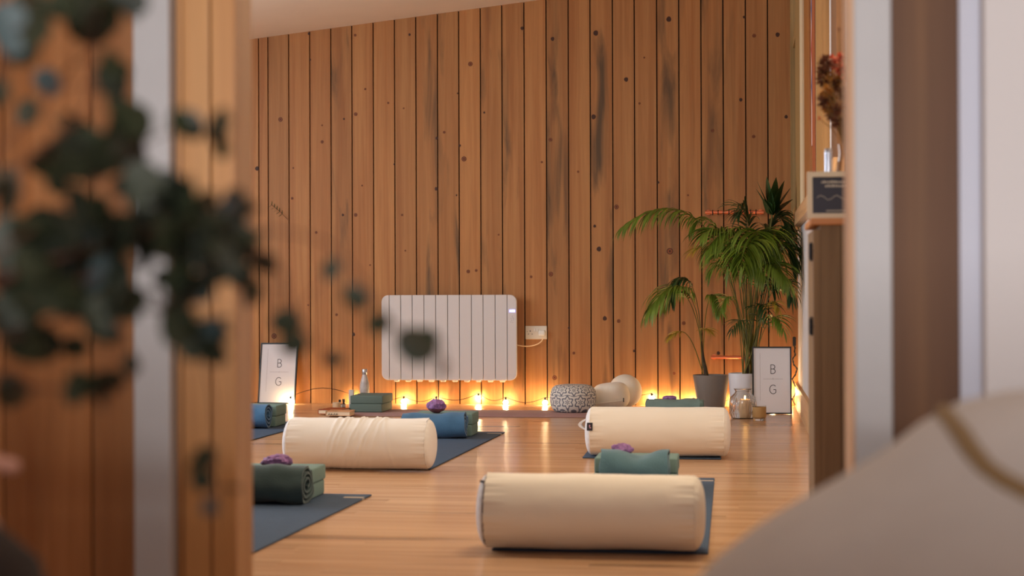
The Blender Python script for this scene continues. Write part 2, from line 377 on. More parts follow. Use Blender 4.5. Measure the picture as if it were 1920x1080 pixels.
# narrow pink and blue picture on the right wall between the posts
ya, yb = yR(1532)+.004, yR(1526)-.004
t = thing('wall_print', 'narrow pink wall print with blue and red diamonds between the window posts', 'picture', (XR-.008, (ya+yb)/2, 1.45))
b = MB(); b.box(XR-.010, XR-.001, ya, yb, 1.5, 2.75); b.build('panel', mat('pink_print', (222, 186, 176), .6), t, smooth=False)
b = MB(); ym = (ya+yb)/2; hw = (yb-ya)*.36
for i, (zc, hh) in enumerate(((2.20, .13), (1.99, .12), (1.80, .12))):
    b.cm = i % 2
    b.add([(XR-.012, ym-hw, zc), (XR-.012, ym, zc+hh), (XR-.012, ym+hw, zc), (XR-.012, ym, zc-hh)], [(0, 1, 2, 3)])
b.build('diamonds', [mat('print_blue', (104, 112, 152), .6), mat('print_red', (186, 86, 80), .6)], t, smooth=False)

# ------------------------------------------------------------------ doorway partition in the foreground
def pX(px, Y=YP): return wy(px, 540, Y).x
b = MB()
for (p0, p1) in ((-470, -305), (-302, -152), (-149, 6), (9, 170), (174, 262)):
    b.ct = (random.random(),)*3; b.box(pX(p0), pX(p1), YP, YP+.03, 0, 2.45)
b.cm = 1; b.box(-3.0, pX(262), YP+.022, YP+.06, 0, 2.45)
b.cm = 0; b.box(-3.0, pX(-470)-.003, YP, YP+.03, 0, 2.45)
struct(b.build('wall_front', [M_PANEL, M_GAP], smooth=False))
b = MB(); b.box(pX(262), pX(329), YP-.03, YP+.08, 0, 2.45); struct(b.build('trim_8', M_WPOST, bevel=.003, smooth=False))
b = MB(); b.ct = (.5, .2, .3); b.box(pX(330.5), pX(343), YP+.0, YP+.09, 0, 2.45)
b.ct = (.75, .2, .6); b.box(pX(345), pX(395), YP-.005, YP+.09, 0, 2.45); b.ct = (.9, .7, .3); b.box(pX(398), pX(443.5), YP-.005, YP+.09, 0, 2.45)
b.cm = 1; b.box(pX(331), pX(443), YP+.02, YP+.085, 0, 2.45)
struct(b.build('trim_9', [M_JAMB, mat('jamb_groove', (120, 66, 30), .7)], bevel=.003, smooth=False))
b = MB(); b.box(pX(1594), pX(1600), YP-.02, YP+.14, 0, 2.45); struct(b.build('trim_10', mat('peach_jamb_edge', (226, 178, 134), .5, noise_amt=.06, noise_scale=5), smooth=False))
b = MB(); b.box(pX(1600), pX(1670), YP-.03, YP+.1, 0, 2.45); struct(b.build('trim_11', M_WPOST, bevel=.003, smooth=False))
b = MB(); b.ct = (.3, .4, .5); b.box(pX(1670), pX(1797), YP-.01, YP+.1, 0, 2.45); struct(b.build('trim_12', M_BROWN, smooth=False))
b = MB(); b.box(pX(1797), pX(1836), YP-.02, YP+.1, 0, 2.45); struct(b.build('trim_13', mat('shaded_white_return', (206, 210, 226), .5), smooth=False))  # shaded return of the white wall, bluish shade put into its colour
b = MB(); b.box(pX(1836), 2.6, YP-.06, YP+.1, 0, 2.45); struct(b.build('wall_front_right', M_PLASTER, bevel=.004, smooth=False))
b = MB(); b.box(pX(262)-.02, pX(1836), YP, YP+.1, 2.2, 3.2); b.box(-4.8, .6, YP+.03, YP+.1, 2.3, 3.2); b.box(-4.8, -2.9, YP, YP+.1, 0, 3.2)
struct(b.build('wall_front_upper', M_PLASTER, smooth=False))
# near room: unseen wall behind the camera, sill added to block low light, side walls
b = MB(); b.box(-3.0, 2.6, -1.2, -1.1, 0, .93); b.box(-3.0, -1.7, -1.2, -1.1, .93, 2.5); b.box(1.4, 2.6, -1.2, -1.1, .93, 2.5); b.box(-1.7, 1.4, -1.2, -1.1, 2.2, 2.5)
struct(b.build('wall_near_added_sill', M_PLASTER, smooth=False))
b = MB(); b.box(-3.1, -3.0, -1.2, YP, 0, 2.5); struct(b.build('wall_near_left', M_PLASTER, smooth=False))
b = MB(); b.box(2.6, 2.7, -1.2, YP, 0, 2.5); struct(b.build('wall_near_right', M_PLASTER, smooth=False))

# ------------------------------------------------------------------ panel radiator
def rrect_pts(x0, x1, z0, z1, r_tl, r_tr, r_br, r_bl, n=6):
    out = []
    for (cx, cz, r, a0) in ((x1-r_tr, z1-r_tr, r_tr, 0), (x0+r_tl, z1-r_tl, r_tl, 90), (x0+r_bl, z0+r_bl, r_bl, 180), (x1-r_br, z0+r_br, r_br, 270)):
        if r <= 0: out.append((cx, cz)); continue
        for k in range(n+1):
            a = math.radians(a0+90*k/n); out.append((cx+r*math.cos(a), cz+r*math.sin(a)))
    return out
YF = YW-.11
rx = [wy(p, 630, YF).x for p in (715, 730, 751.5, 773, 795, 817, 839.5, 861.5, 884, 906, 928.5, 951, 969)]
rz0, rz1 = wy(842, 713, YF).z, wy(842, 553, YF).z
M_RAD = mat('radiator_enamel', (226, 220, 218), .35)
rad = thing('panel_radiator', 'white electric panel radiator mounted on the plank wall', 'radiator', ((rx[0]+rx[-1])/2, YW-.06, rz0))
for i in range(12):
    tl = .045 if i == 0 else 0; tr = .045 if i == 11 else 0
    b = MB(); b.prism(rrect_pts(rx[i]+.0018, rx[i+1]-.0018, rz0, rz1, tl, tr, tr, tl), YF, YF+.035)
    if 0 < i < 11: b.build('fin', M_RAD, rad, bevel=.003, smooth=False)
    else: b.build('end_panel', M_RAD, rad, bevel=.003, smooth=False)
b = MB(); b.box(rx[0]+.05, rx[-1]-.05, YF+.033, YW-.02, rz0+.015, rz1-.015); b.build('core', mat('radiator_core', (96, 90, 86), .6), rad, smooth=False)
b = MB(); b.box(rx[1]+.1, rx[1]+.13, YW-.03, YW-.002, rz0+.05, rz1-.05); b.build('wall_bracket', M_METAL, rad, smooth=False); b = MB(); b.box(rx[-2]-.13, rx[-2]-.1, YW-.03, YW-.002, rz0+.05, rz1-.05); b.build('wall_bracket', M_METAL, rad, smooth=False)
for i in range(1, 11):
    b = MB(); xc = (rx[i]+rx[i+1])/2; b.rbox(xc-.018, xc+.018, YF+.04, YF+.07, rz0-.014, rz0+.02, .006)
    b.build('fin_foot', M_RAD, rad)
dc = wy(960.5, 583, YF)
b = MB(); b.box(dc.x-.019, dc.x+.019, YF-.002, YF+.004, dc.z-.008, dc.z+.008); dsp = b.build('display', emat('display_blue', (120, 120, 255), 5), rad, smooth=False)
b = MB()
def seg7(b, x, z, h, segs, Y):
    w_ = h*.5; t_ = h*.14
    S_ = {'a': (0, w_, h-t_, h), 'g': (0, w_, h/2-t_/2, h/2+t_/2), 'd': (0, w_, 0, t_), 'f': (0, t_, h/2, h), 'b': (w_-t_, w_, h/2, h), 'e': (0, t_, 0, h/2), 'c': (w_-t_, w_, 0, h/2)}
    for s_ in segs: q = S_[s_]; b.box(x+q[0], x+q[1], Y-.001, Y, z+q[2], z+q[3])
for k, s_ in enumerate(('bc', 'abgedc', 'abcdefg', 'abgcd')): seg7(b, dc.x-.016+k*.0085, dc.z-.005, .010, s_, YF-.002)
b.build('digits', emat('digit_white', (235, 238, 255), 9), dsp, smooth=False)
b = MB()
for (dx, dz) in ((-.008, -.05), (.004, -.046), (.010, -.05), (-.004, -.062), (.007, -.060), (-.009, -.074), (.003, -.076), (0, -.036)): b.lathe([(.0018, 0), (.0018, -.0012)], (dc.x+dx, YF, dc.z+dz), 8, 'y')
b.build('buttons', mat('button_grey', (120, 116, 120), .5), rad, smooth=False)

# double socket with plug and the heater's cord
sx0, sx1 = wy(985.5, 623, YW).x, wy(1025.5, 623, YW).x; sz0, sz1 = wy(1005, 636, YW).z, wy(1005, 611, YW).z
sk = thing('wall_socket', 'white double wall socket right of the radiator', 'socket', ((sx0+sx1)/2, YW, sz0))
M_SOCK = mat('socket_plastic', (232, 222, 206), .35)
b = MB(); b.rbox(sx0, sx1, YW-.012, YW+.001, sz0, sz1, .004); b.build('faceplate', M_SOCK, sk)
b = MB(); zc = (sz0+sz1)/2; sc = sx0+.033
b.box(sc-.003, sc+.003, YW-.0128, YW-.011, zc+.006, zc+.014); b.box(sc-.016, sc-.009, YW-.0128, YW-.011, zc-.012, zc-.008); b.box(sc+.009, sc+.016, YW-.0128, YW-.011, zc-.012, zc-.008)
b.box(sc-.022, sc-.019, YW-.0128, YW-.011, zc+.004, zc+.009)
b.build('pin_holes', M_BLACK, sk, smooth=False)
b = MB()
for q in (sx0+.064, sx0+.080): b.rbox(q-.006, q+.006, YW-.018, YW-.011, zc+.008, zc+.027, .002)
b.build('switches', mat('switch_white', (244, 240, 232), .3), sk)
pl = thing('plug_and_cord', 'white plug in the wall socket with cord looping to the radiator', 'plug', (sx1-.03, YW-.02, zc))
b = MB(); b.rbox(sx1-.052, sx1-.008, YW-.045, YW-.013, zc-.022, zc+.016, .008); b.build('plug_body', mat('plug_white', (246, 240, 228), .3), pl)
pts = []
P0 = wy(1017, 637, YW-.03); P1 = wy(1013, 646, YW-.03); P2 = wy(992, 654, YW-.03); P3 = wy(966, 646, YW-.03)
for k in range(21):
    t_ = k/20; pts.append(P0*(1-t_)**3+P1*3*t_*(1-t_)**2+P2*1.25*0+ (P2*3*t_*t_*(1-t_)) + P3*t_**3)
b = MB(); b.tube([P0+Vector((0, 0, .012))]+pts, .0038, 8); b.build('cord', mat('cord_cream', (246, 214, 170), .4), pl)

# ------------------------------------------------------------------ copper rails on the wall behind the palms
def rail(px0, px1, py, label, hooks):
    a, c = wy(px0, py, YW-.05), wy(px1, py, YW-.05)
    t = thing('copper_rail', label, 'rail', ((a.x+c.x)/2, YW-.03, a.z))
    b = MB(); b.tube([a, c], .0105, 12); b.build('tube', M_COPPER, t)
    for q in (a, c):
        b = MB(); s_ = .02 if q is a else -.02
        b.lathe([(.008, 0), (.008, .04), (.018, .042), (.018, .052)], (q.x+s_, YW-.05, a.z), 12, 'y'); b.build('wall_mount', M_COPPER, t)
    for k in range(hooks):
        x = a.x+.05+k*(c.x-a.x-.1)/(hooks-1)
        b = MB(); b.tube([(x+.0115*math.cos(u), YW-.05+.0*u, a.z+.0) if 0 else (x, YW-.05+.014*math.cos(u), a.z+.014*math.sin(u)) for u in [PI*.2+PI*1.5*j/8 for j in range(9)]], .003, 6)
        b.tube([(x, YW-.062, a.z-.004), (x, YW-.066, a.z-.02)], .003, 6)
        b.build('hook', M_BLACK, t)
rail(1333, 1425, 670, 'plain copper rail on the wall low behind the palms', 0)
rail(1322, 1432, 398, 'copper rail with black hooks on the wall behind the palm tops', 9)

# ------------------------------------------------------------------ yoga mats
M_MAT = mat('mat_slate_blue', (60, 80, 104), .82, noise_amt=.06, noise_scale=30, bump=.2, bump_scale=700)
M_MATD = mat('mat_edge', (30, 44, 58), .8)
M_LBL = mat('mat_label', (190, 176, 160), .6)
def yoga_mat(fr, br, width, label, labelmark=True, matl=None):
    fr = Vector(fr); br = Vector(br); d = (br-fr).normalized(); L = (br-fr).length; n = Vector((-d.y, d.x, 0))
    mid = (fr+br)/2+n*width/2
    t = thing('yoga_mat', label, 'yoga mat', (mid.x, mid.y, 0), 'slate blue yoga mats' if matl is None else None)
    M_ = Matrix(((-n.x, d.x, 0, mid.x), (-n.y, d.y, 0, mid.y), (0, 0, 1, 0), (0, 0, 0, 1)))
    b = MB(); nx, ny = 10, 24; hw, hl = width/2, L/2
    vs = []; fs = []
    def zz(u, v): return .006
    b.rbox(-hw, hw, -hl, hl, .0005, .0065, .0028, M_)
    b.build('mat_sheet', matl or M_MAT, t)
    if labelmark:
        b = MB(); b.box(hw-.078, hw-.004, hl-.115, hl-.085, .0062, .0069, M_); b.box(hw-.0005, hw+.0006, hl-.135, hl-.105, .001, .006, M_)
        b.build('label_patch', M_LBL, t, smooth=False)
    return t
yoga_mat(fl(1328, 1040), fl(1340, 899), .623, 'slate blue mat under the nearest bolster, bare corner at its right')
yoga_mat(fl(1352, 862), fl(1352, 862)+Vector((-.02, 1.78, 0)), .62, 'slate blue mat under the bolster in front of the palms')
yoga_mat(fl(808, 881), fl(947, 812), .62, 'slate blue mat under the left bolster, running back to a blue blanket')
yoga_mat(fl(593, 793)+(fl(445, 834)-fl(593, 793)).normalized()*1.78, fl(593, 793), .62, 'slate blue mat at far left, in front of the left framed print')
m3b = fl(697, 930); m3f = fl(445, 1053)
yoga_mat(m3b+(m3f-m3b).normalized()*1.8, m3b, .62, 'slate blue mat at lower left under the dark rolled blanket')
# mauve mat along the wall
a, c = fl(1175, 783), fl(640, 783)
M_MAUVE = mat('mat_mauve', (168, 132, 128), .8, bump=.15, bump_scale=600)
yf = fl(900, 782).y; x0, x1 = fl(642, 780).x, fl(1180, 780).x
t = thing('yoga_mat', 'mauve mat laid along the wall under the radiator', 'yoga mat', ((x0+x1)/2, yf+.3, 0))
b = MB(); b.rbox(x0, x1, yf, yf+.52, .0005, .0065, .0028); b.build('mat_sheet', M_MAUVE, t)

# ------------------------------------------------------------------ bolsters
def bolster(px, py, L, R, label, seed, fold=0, tagside=0, pipe=False, cmat=M_CREAM):
    C = fl(px, py, R+.0075); C.z = R+.0075
    t = thing('yoga_bolster', label, 'bolster', (C.x, C.y, 0), 'cream yoga bolsters')
    hl = L/2; n = 96
    def fn(r, h, a):
        e = max(0, 1-(hl-.025-abs(h))/.07) if abs(h) < hl else 1
        w_ = .0045*e*math.sin(23*a+seed)*math.sin(11*a+seed*2) + .0012*noise.noise(Vector((h*14+seed, math.cos(a)*3, math.sin(a)*3)))
        q = noise.noise(Vector((h*4+seed, math.cos(a)*1.1, math.sin(a)*1.1)))*.0045
        f_ = 0
        if fold:
            for (hc_, wd, am, sl) in ((-.105, .007, .8, .035), (-.082, .006, 1, .05), (-.06, .005, .7, .045), (-.02, .006, 1, .055), (.0, .004, .6, .05), (.035, .006, 1.1, .06), (.055, .005, .7, .055), (.085, .007, .6, .04), (.15, .006, .5, -.03)):
                f_ += fold*am*math.exp(-((h-hc_+.01-sl*math.sin(a)*.8-.006*noise.noise(Vector((a*2, hc_*40, 1))))/wd)**2)*(.35+.65*max(0, math.sin(a*1.0+.5)))
        return r+ (w_+q+f_ if r > .05 else 0)
    prof = []
    for k in range(121):
        h = -hl+.022+(L-.044)*k/120; u = abs(h)/hl
        prof.append((R*(.955+.045*(1-u**8)), h))
    b = MB(); b.lathe(prof, C, n, 'x', fn, closed=False)
    for i in range(len(b.v)):      # settle on the mat: flatten the underside
        v = b.v[i]
        if v[2] < .0085: b.v[i] = (v[0], v[1], .0085+ (v[2]-.0085)*.02)
    b.build('cover', cmat, t, angle=80)
    for sgn in (-1, 1):
        cp = []
        for k in range(14):
            u = k/13; r = R*.955*math.cos(u*PI/2)**.8 if k < 13 else .001
            cp.append((max(r, .001), sgn*(hl-.022+.030*math.sin(u*PI/2))))
        b = MB(); b.lathe(cp, C, n, 'x', lambda r, h, a: r*(1+.012*math.sin(24*a+seed)*(r/R)**3), closed=False)
        for i in range(len(b.v)):
            v = b.v[i]
            if v[2] < .0085: b.v[i] = (v[0], v[1], .0085)
        b.build('end_panel', M_WHITEC if sgn < 0 else cmat, t, angle=80)  # left end coloured cool white for the window light falling on it
        b = MB(); ring = [(C.x+sgn*(hl-.021), C.y+(R*.957)*math.cos(2*PI*k/64), max(.0098, C.z+(R*.957)*math.sin(2*PI*k/64))) for k in range(65)]
        b.tube(ring, .0022, 6); b.build('seam_piping', mat('piping_dark', (70, 52, 56), .7) if pipe and sgn < 0 else cmat, t)
    if tagside:
        tx = C.x-hl+.004; 
        b = MB(); pts = [(C.x-hl+.01-.045*math.sin(PI*k/12), C.y-.045+.004*k/12, C.z+.045-.06*k/12+.018) for k in range(13)]
        for k in range(12):
            p, q = pts[k], pts[k+1]
            b.add([(p[0], p[1]-.018, p[2]), (p[0], p[1]+.018, p[2]), (q[0], q[1]+.018, q[2]), (q[0], q[1]-.018, q[2]), (p[0]+.014, p[1]-.018, p[2]), (p[0]+.014, p[1]+.018, p[2]), (q[0]+.014, q[1]+.018, q[2]), (q[0]+.014, q[1]-.018, q[2])],
                  [(0, 1, 2, 3), (4, 7, 6, 5), (0, 4, 5, 1), (1, 5, 6, 2), (2, 6, 7, 3), (3, 7, 4, 0)])
        b.build('carry_handle', M_WHITEC, t)
        b = MB(); yy = C.y-math.sqrt((R*.96)**2-.028**2)-.003
        Mt = Matrix.Translation((C.x-hl+.022, yy, C.z+.028)) @ Matrix.Rotation(-.26, 4, 'X')
        b.box(-.013, .013, -.0015, .0015, -.018, .018, Mt)
        tg = b.build('brand_tag', mat('tag_black', (28, 20, 34), .6), t, smooth=False)
        b = MB(); b.box(-.003, .002, -.0022, -.0014, -.002, .008, Mt); b.box(-.001, .006, -.0022, -.0014, -.008, -.003, Mt); b.build('tag_mark', mat('tag_pink', (200, 150, 170), .6), tg, smooth=False)
    elif pipe:
        b = MB(); b.box(C.x-hl+.008, C.x-hl+.02, C.y-.060, C.y-.052, C.z+R*.80, C.z+R*.80+.006); b.build('brand_tag', mat('tag_black', (28, 20, 34), .6), t, smooth=False)
    return t
bolster(1107.5, 959, .642, .108, 'nearest cream bolster, biggest in view, on the right-hand mat', 1.0, pipe=True)
bolster(1233, 809, .640, .111, 'cream bolster with black tag and handle, in front of the palms', 2.3, tagside=1)
bolster(675, 831, .635, .106, 'creased daylit-white bolster at left, across the end of its mat', 4.1, fold=.0075, cmat=mat('daylit_cream_canvas', (242, 236, 228), .85, bump=.12, bump_scale=900, sheen=.2))  # cream cover whitened to carry the daylight on this side

# ------------------------------------------------------------------ rolled blankets and foam blocks
M_BLUE = mat('blanket_blue', (66, 108, 144), .95, noise_amt=.12, noise_scale=12, bump=.25, bump_scale=250, sheen=.25)
M_TEAL = mat('blanket_teal', (84, 118, 128), .95, noise_amt=.10, noise_scale=12, bump=.25, bump_scale=250, sheen=.25)
M_TEALD = mat('blanket_dark_teal', (64, 84, 84), .95, noise_amt=.10, noise_scale=12, bump=.25, bump_scale=250, sheen=.25)
M_BLOCK = mat('foam_sage', (116, 142, 134), .8, bump=.1, bump_scale=500)
def blanket(P, L, R, label, m_, seed, sag=0, rz=0, rx_=1.0):
    t = thing('rolled_blanket', label, 'blanket', (P.x, P.y, .0075), 'rolled blankets')
    turns = 3.3; N = 120; nx = 36; th = .0085
    def P2(s, off):
        a = -PI*.42+ 2*PI*turns*(1-s); r = .016+(R-.016)*(1-s) - off
        r *= 1+.10*noise.noise(Vector((a*.7, seed, s)))*(.35+s)
        return (r*math.cos(a)*rx_, r*math.sin(a))
    b = MB(); vs = []; 
    for side in (0, 1):
        for i in range(N+1):
            s = i/N; y, z = P2(s, side*th)
            for j in range(nx+1):
                x = -L/2+L*j/nx
                w1 = noise.noise(Vector((x*7+seed, y*9, z*9)))*.017*(1-s*.6)+noise.noise(Vector((x*15+z*12+seed, y*20, z*20)))*.007
                rr = max(.2, math.hypot(y, z)/R)
                k = 1+w1/max(R, .01)*rr*1.2
                sg = -sag*math.exp(-((x-.01)/.055)**2)*max(0, z/R)
                ex = .012*noise.noise(Vector((seed, y*14, z*14)))*(1 if abs(x) > L*.42 else 0)*(1 if x > 0 else -1)
                vs.append((x+ex, y*k, z*k+sg))
    W = nx+1; O = (N+1)*W; fs = []
    for i in range(N):
        for j in range(nx):
            a = i*W+j; fs.append((a, a+1, a+1+W, a+W)); fs.append((O+a, O+a+W, O+a+1+W, O+a+1))
        for j in (0, nx): a = i*W+j; fs.append((a, a+W, O+a+W, O+a))
    for i in (0, N):
        for j in range(nx): a = i*W+j; fs.append((a, a+1, O+a+1, O+a))
    zmin = min(v[2] for v in vs); cz, sz = math.cos(rz), math.sin(rz)
    vs = [(P.x+v[0]*cz-v[1]*sz, P.y+v[0]*sz+v[1]*cz, .0085+max(0, v[2]-zmin-.006)) for v in vs]
    b.add(vs, fs); b.build('roll', m_, t, angle=60); return t
def block_pair(P, W_, D, H, where, rz=0, shade=None, names=('upper', 'lower')):
    m_ = shade or M_BLOCK
    for k in (0, 1):
        z0 = .0075+k*(H+.0006)
        t = tag(MB().rbox(P.x-W_/2, P.x+W_/2, P.y, P.y+D, z0, z0+H, .006, Matrix.Translation((P.x, P.y, 0)) @ Matrix.Rotation(rz, 4, 'Z') @ Matrix.Translation((-P.x+(.004 if k else 0), -P.y+(.004*k), 0))).build('yoga_block', m_),
                ('upper ' if k else 'lower ')+where, 'yoga block', 'sage foam yoga blocks')
# nearest mat
pb = fl(1190, 921); block_pair(pb, .312, .205, .058, 'sage foam block behind the teal blanket on the nearest mat')
pbl = fl(1191, 927); blanket(Vector((pbl.x, pb.y-.097, 0)), .250, .091, 'teal rolled blanket with dipped middle, behind the nearest bolster', M_TEAL, 3.3, sag=.034)
# left mat (mid)
q = fl(899, 813); pb2 = Vector((q.x-.156, fl(888, 821).y, 0)); block_pair(pb2, .312, .205, .058, 'sage foam block behind the blue blanket at centre')
blanket(Vector((fl(825, 818).x, pb2.y-.082, 0)), .335, .073, 'blue rolled blanket in the middle, topped by a purple lump', M_BLUE, 8.1)
# far left mat
q = fl(537, 797); pb3 = Vector((q.x-.156, fl(522, 803).y, 0)); block_pair(pb3, .312, .205, .058, 'sage foam block by the blue blanket at far left')
blanket(Vector((fl(521, 800).x-.17, pb3.y-.082, 0)), .34, .076, 'blue rolled blanket at far left, before the left framed print', M_BLUE, 5.7)
# lower left mat
q = fl(607, 929); pb4 = Vector((fl(582, 942).x-.157, fl(582, 942).y, 0)); block_pair(pb4, .312, .205, .054, 'sage foam block behind the dark blanket at lower left')
blanket(Vector((fl(577, 948).x-.172, pb4.y-.082, 0)), .34, .078, 'dark teal rolled blanket at lower left with open spiral end', M_TEALD, 11.2)
# mat before the palms
q = fl(1262, 790); pb5 = Vector((fl(1268, 790).x, fl(1262, 797).y+.12, 0)); block_pair(pb5, .31, .205, .058, 'sage foam block behind the second right-hand bolster')
blanket(Vector((pb5.x-.01, pb5.y-.085, 0)), .30, .078, 'grey-teal rolled blanket peeping over the second right-hand bolster', mat('blanket_grey_teal', (118, 140, 136), .95, noise_amt=.08, noise_scale=12, bump=.2, bump_scale=250), 14.6, sag=.012)
# blocks by the wall
pw = fl(655, 775); pw2 = fl(737, 771)
Wb = .208; P_ = Vector((pw.x+Wb/2, pw.y, 0)); block_pair(P_, Wb, .30, .051, 'sage foam block stacked below the steel bottle by the wall', shade=mat('foam_dark_sage', (98, 116, 108), .8, bump=.1, bump_scale=500))

# purple crystal lumps on the blankets
M_PURP = mat('crystal_purple', (152, 108, 164), .55, noise_amt=.3, noise_scale=60, bump=.6, bump_scale=120)
M_PBR = mat('crystal_brown', (110, 60, 66), .7, noise_amt=.3, noise_scale=60, bump=.5, bump_scale=120)
def lump(P, w_, h_, label, seed, d_=None, point=0):
    d_ = d_ or w_*.7; t = thing('purple_crystal', label, 'crystal', P, 'purple crystal lumps')
    b = MB(); n = 18
    prof = [(max(1e-4, math.sin(PI*i/n)), .5-.5*math.cos(PI*i/n)) for i in range(n+1)]; b.lathe(prof, (0, 0, 0), 30, closed=True)
    out = []
    for (x, y, z) in b.v:
        nn = noise.cell(Vector((x*3.5+seed, y*3.5, z*5)))*.16+noise.noise(Vector((x*3+seed, y*3, z*3)))*.35
        k = 1+nn*.55; px_ = x*k*(1+point*(.7 if x < 0 else -.1)*(1-z))
        out.append((P[0]+px_*w_/2, P[1]+y*k*d_/2, P[2]+z*h_*(1+.25*nn)))
    zm = min(o[2] for o in out); b.v = [(x, y, P[2]+(z-zm)) for x, y, z in out]
    b.mi = [1 if sum(b.v[i][2] for i in f)/len(f) < P[2]+h_*.32 else 0 for f in b.f]
    b.build('crystal_body', [M_PURP, M_PBR], t, angle=25)
    return t
def on(px, py, Y):      # point at row py on depth Y
    return wy(px, py, Y)
def lump_at(px, py_top, py_bot, wpx, Y, label, seed, point=0):
    c = wy(px, py_bot, Y); c.z = .1247 if 'lower left' not in label else .1167; sc = FP/((c-CAMP).dot(FW)); lump((c.x, c.y, c.z), wpx/sc, (py_bot-py_top)/sc, label, seed, point=point)
lump_at(1166, 829, 853, 40, pb.y+.06, 'purple lump beside the teal blanket on the nearest mat', 1.2)
lump_at(818, 750, 776, 34, pb2.y+.02, 'purple lump on the blue blanket in the middle', 2.7)
lump_at(525, 852, 878, 52, pb4.y+.04, 'pointed purple lump on the dark blanket at lower left', 5.1, point=.9)
lump_at(1256, 744, 754, 27, pb5.y+.05, 'purple lump behind the second right-hand bolster', 7.9)
# spiky purple flower-like crystal at far left
c = wy(461, 752, pb3.y+.05)
t = thing('purple_crystal', 'small spiky purple cluster by the far left blanket', 'crystal', c, 'purple crystal lumps')
b = MB()
for k in range(16):
    a = 2*PI*k/16*1.0; el = .45+.5*(k % 3)/2; d = Vector((math.cos(a)*math.cos(el), math.sin(a)*math.cos(el), math.sin(el))); L_ = .034
    b.tube([c+d*.002, c+d*L_*.6, c+d*L_], .006, 5, taper=.12)
b.build('crystal_body', mat('crystal_deep_purple', (104, 52, 92), .5), t)

# ------------------------------------------------------------------ wall-side cushions
def puff(name, P, rx_, ry_, h, label, cat, m_, pleats=0, tilt=0, rot=0, grp=None, power=.55, base=.0, extra=None):
    t = thing(name, label, cat, P, grp); b = MB(); n = 26
    prof = []
    for i in range(n+1):
        a = -PI/2+PI*i/n; cr = math.copysign(abs(math.cos(a))**power, 1); prof.append((max(cr, 1e-4), math.copysign(abs(math.sin(a))**.85, math.sin(a))))
    b.lathe(prof, (0, 0, 0), 72)
    M_ = Matrix.Translation(P) @ Matrix.Rotation(rot, 4, 'Z') @ Matrix.Rotation(tilt, 4, 'Y')
    out = []
    for (x, y, z) in b.v:
        a = math.atan2(y, x); r = math.hypot(x, y)
        k = 1+.012*pleats*math.sin(26*a)*(abs(z)**2)+.03*noise.noise(Vector((x*1.5, y*1.5, z*1.5+P[0]*5)))
        out.append(M_ @ Vector((x*rx_*k, y*ry_*k, z*h/2)))
    zm = min(v.z for v in out); b.v = [(v.x, v.y, max(v.z-zm-.006, 0)+P[2]) for v in out]
    b.build('cushion_cover', m_, t, angle=80); return t
# patterned fabric: grey ornaments as rings of petals, by trigonometry of the angle/height
mp_ = bpy.data.materials.new('medallion_print'); mp_.use_nodes = True; nt = mp_.node_tree; L = nt.links; bs = nt.nodes['Principled BSDF']; bs.inputs['Roughness'].default_value = .9
tc = nt.nodes.new('ShaderNodeTexCoord'); mpg = nt.nodes.new('ShaderNodeMapping'); mpg.inputs['Scale'].default_value = (1, 1, 1.0); L.new(tc.outputs['Object'], mpg.inputs[0])
def MN(op, a, b_=None, c_=None):
    nd = nt.nodes.new('ShaderNodeMath'); nd.operation = op
    for k_, v_ in enumerate((a, b_, c_)):
        if v_ is None: continue
        if isinstance(v_, (int, float)): nd.inputs[k_].default_value = v_
        else: L.new(v_, nd.inputs[k_])
    return nd.outputs[0]
sx_ = nt.nodes.new('ShaderNodeSeparateXYZ'); L.new(mpg.outputs[0], sx_.inputs[0])
X_, Y_, Z_ = sx_.outputs
rad_ = MN('SQRT', MN('ADD', MN('MULTIPLY', X_, X_), MN('MULTIPLY', Y_, Y_)))
v_c = MN('SUBTRACT', Z_, MN('MULTIPLY', rad_, .75)); row = MN('FLOOR', MN('DIVIDE', v_c, .082))
u_c = MN('MULTIPLY_ADD', row, .5, MN('MULTIPLY', MN('ARCTAN2', Y_, X_), 11/(2*PI)))
pu = MN('SUBTRACT', MN('FRACT', u_c), .5); pv = MN('SUBTRACT', MN('FRACT', MN('DIVIDE', v_c, .082)), .5)
rr_ = MN('SQRT', MN('ADD', MN('MULTIPLY', pu, pu), MN('MULTIPLY', pv, pv))); ph_ = MN('ARCTAN2', pv, pu)
wv = MN('SINE', MN('ADD', MN('MULTIPLY', rr_, 21), MN('MULTIPLY', MN('COSINE', MN('MULTIPLY', ph_, 6)), 1.6)))
rp = nt.nodes.new('ShaderNodeValToRGB'); rp.color_ramp.elements[0].position = .62; rp.color_ramp.elements[1].position = .78
rp.color_ramp.elements[0].color = lin((222, 216, 208)); rp.color_ramp.elements[1].color = lin((112, 114, 124))
L.new(MN('MULTIPLY_ADD', wv, .5, .5), rp.inputs[0]); L.new(rp.outputs[0], bs.inputs['Base Color'])
P = fl(1070, 777); P.y += .143; P.z = .0068
puff('meditation_cushion', P, .145, .145, .176, 'round cushion with grey medallion print, on the mauve mat', 'cushion', mp_, power=.35)
P = fl(1143, 772); P.y += .10; P.z = .0068
c1 = puff('meditation_cushion', P, .118, .118, .172, 'smaller cream pleated cushion with black tag, beside the patterned one', 'cushion', M_CREAM, pleats=2, tilt=-.12, power=.5)
b = MB(); tp = wy(1169, 750, P.y-.121); b.box(tp.x-.003, tp.x+.004, tp.y, tp.y+.006, tp.z-.013, tp.z+.013); b.build('tag', M_BLACK, c1, smooth=False)
b = MB(); b.tube([wy(1118+i*5, 757-i*.6, P.y-.112-.02*math.sin(i/10*PI)) for i in range(11)], .0035, 6); b.build('fold_seam', M_CREAM, c1)
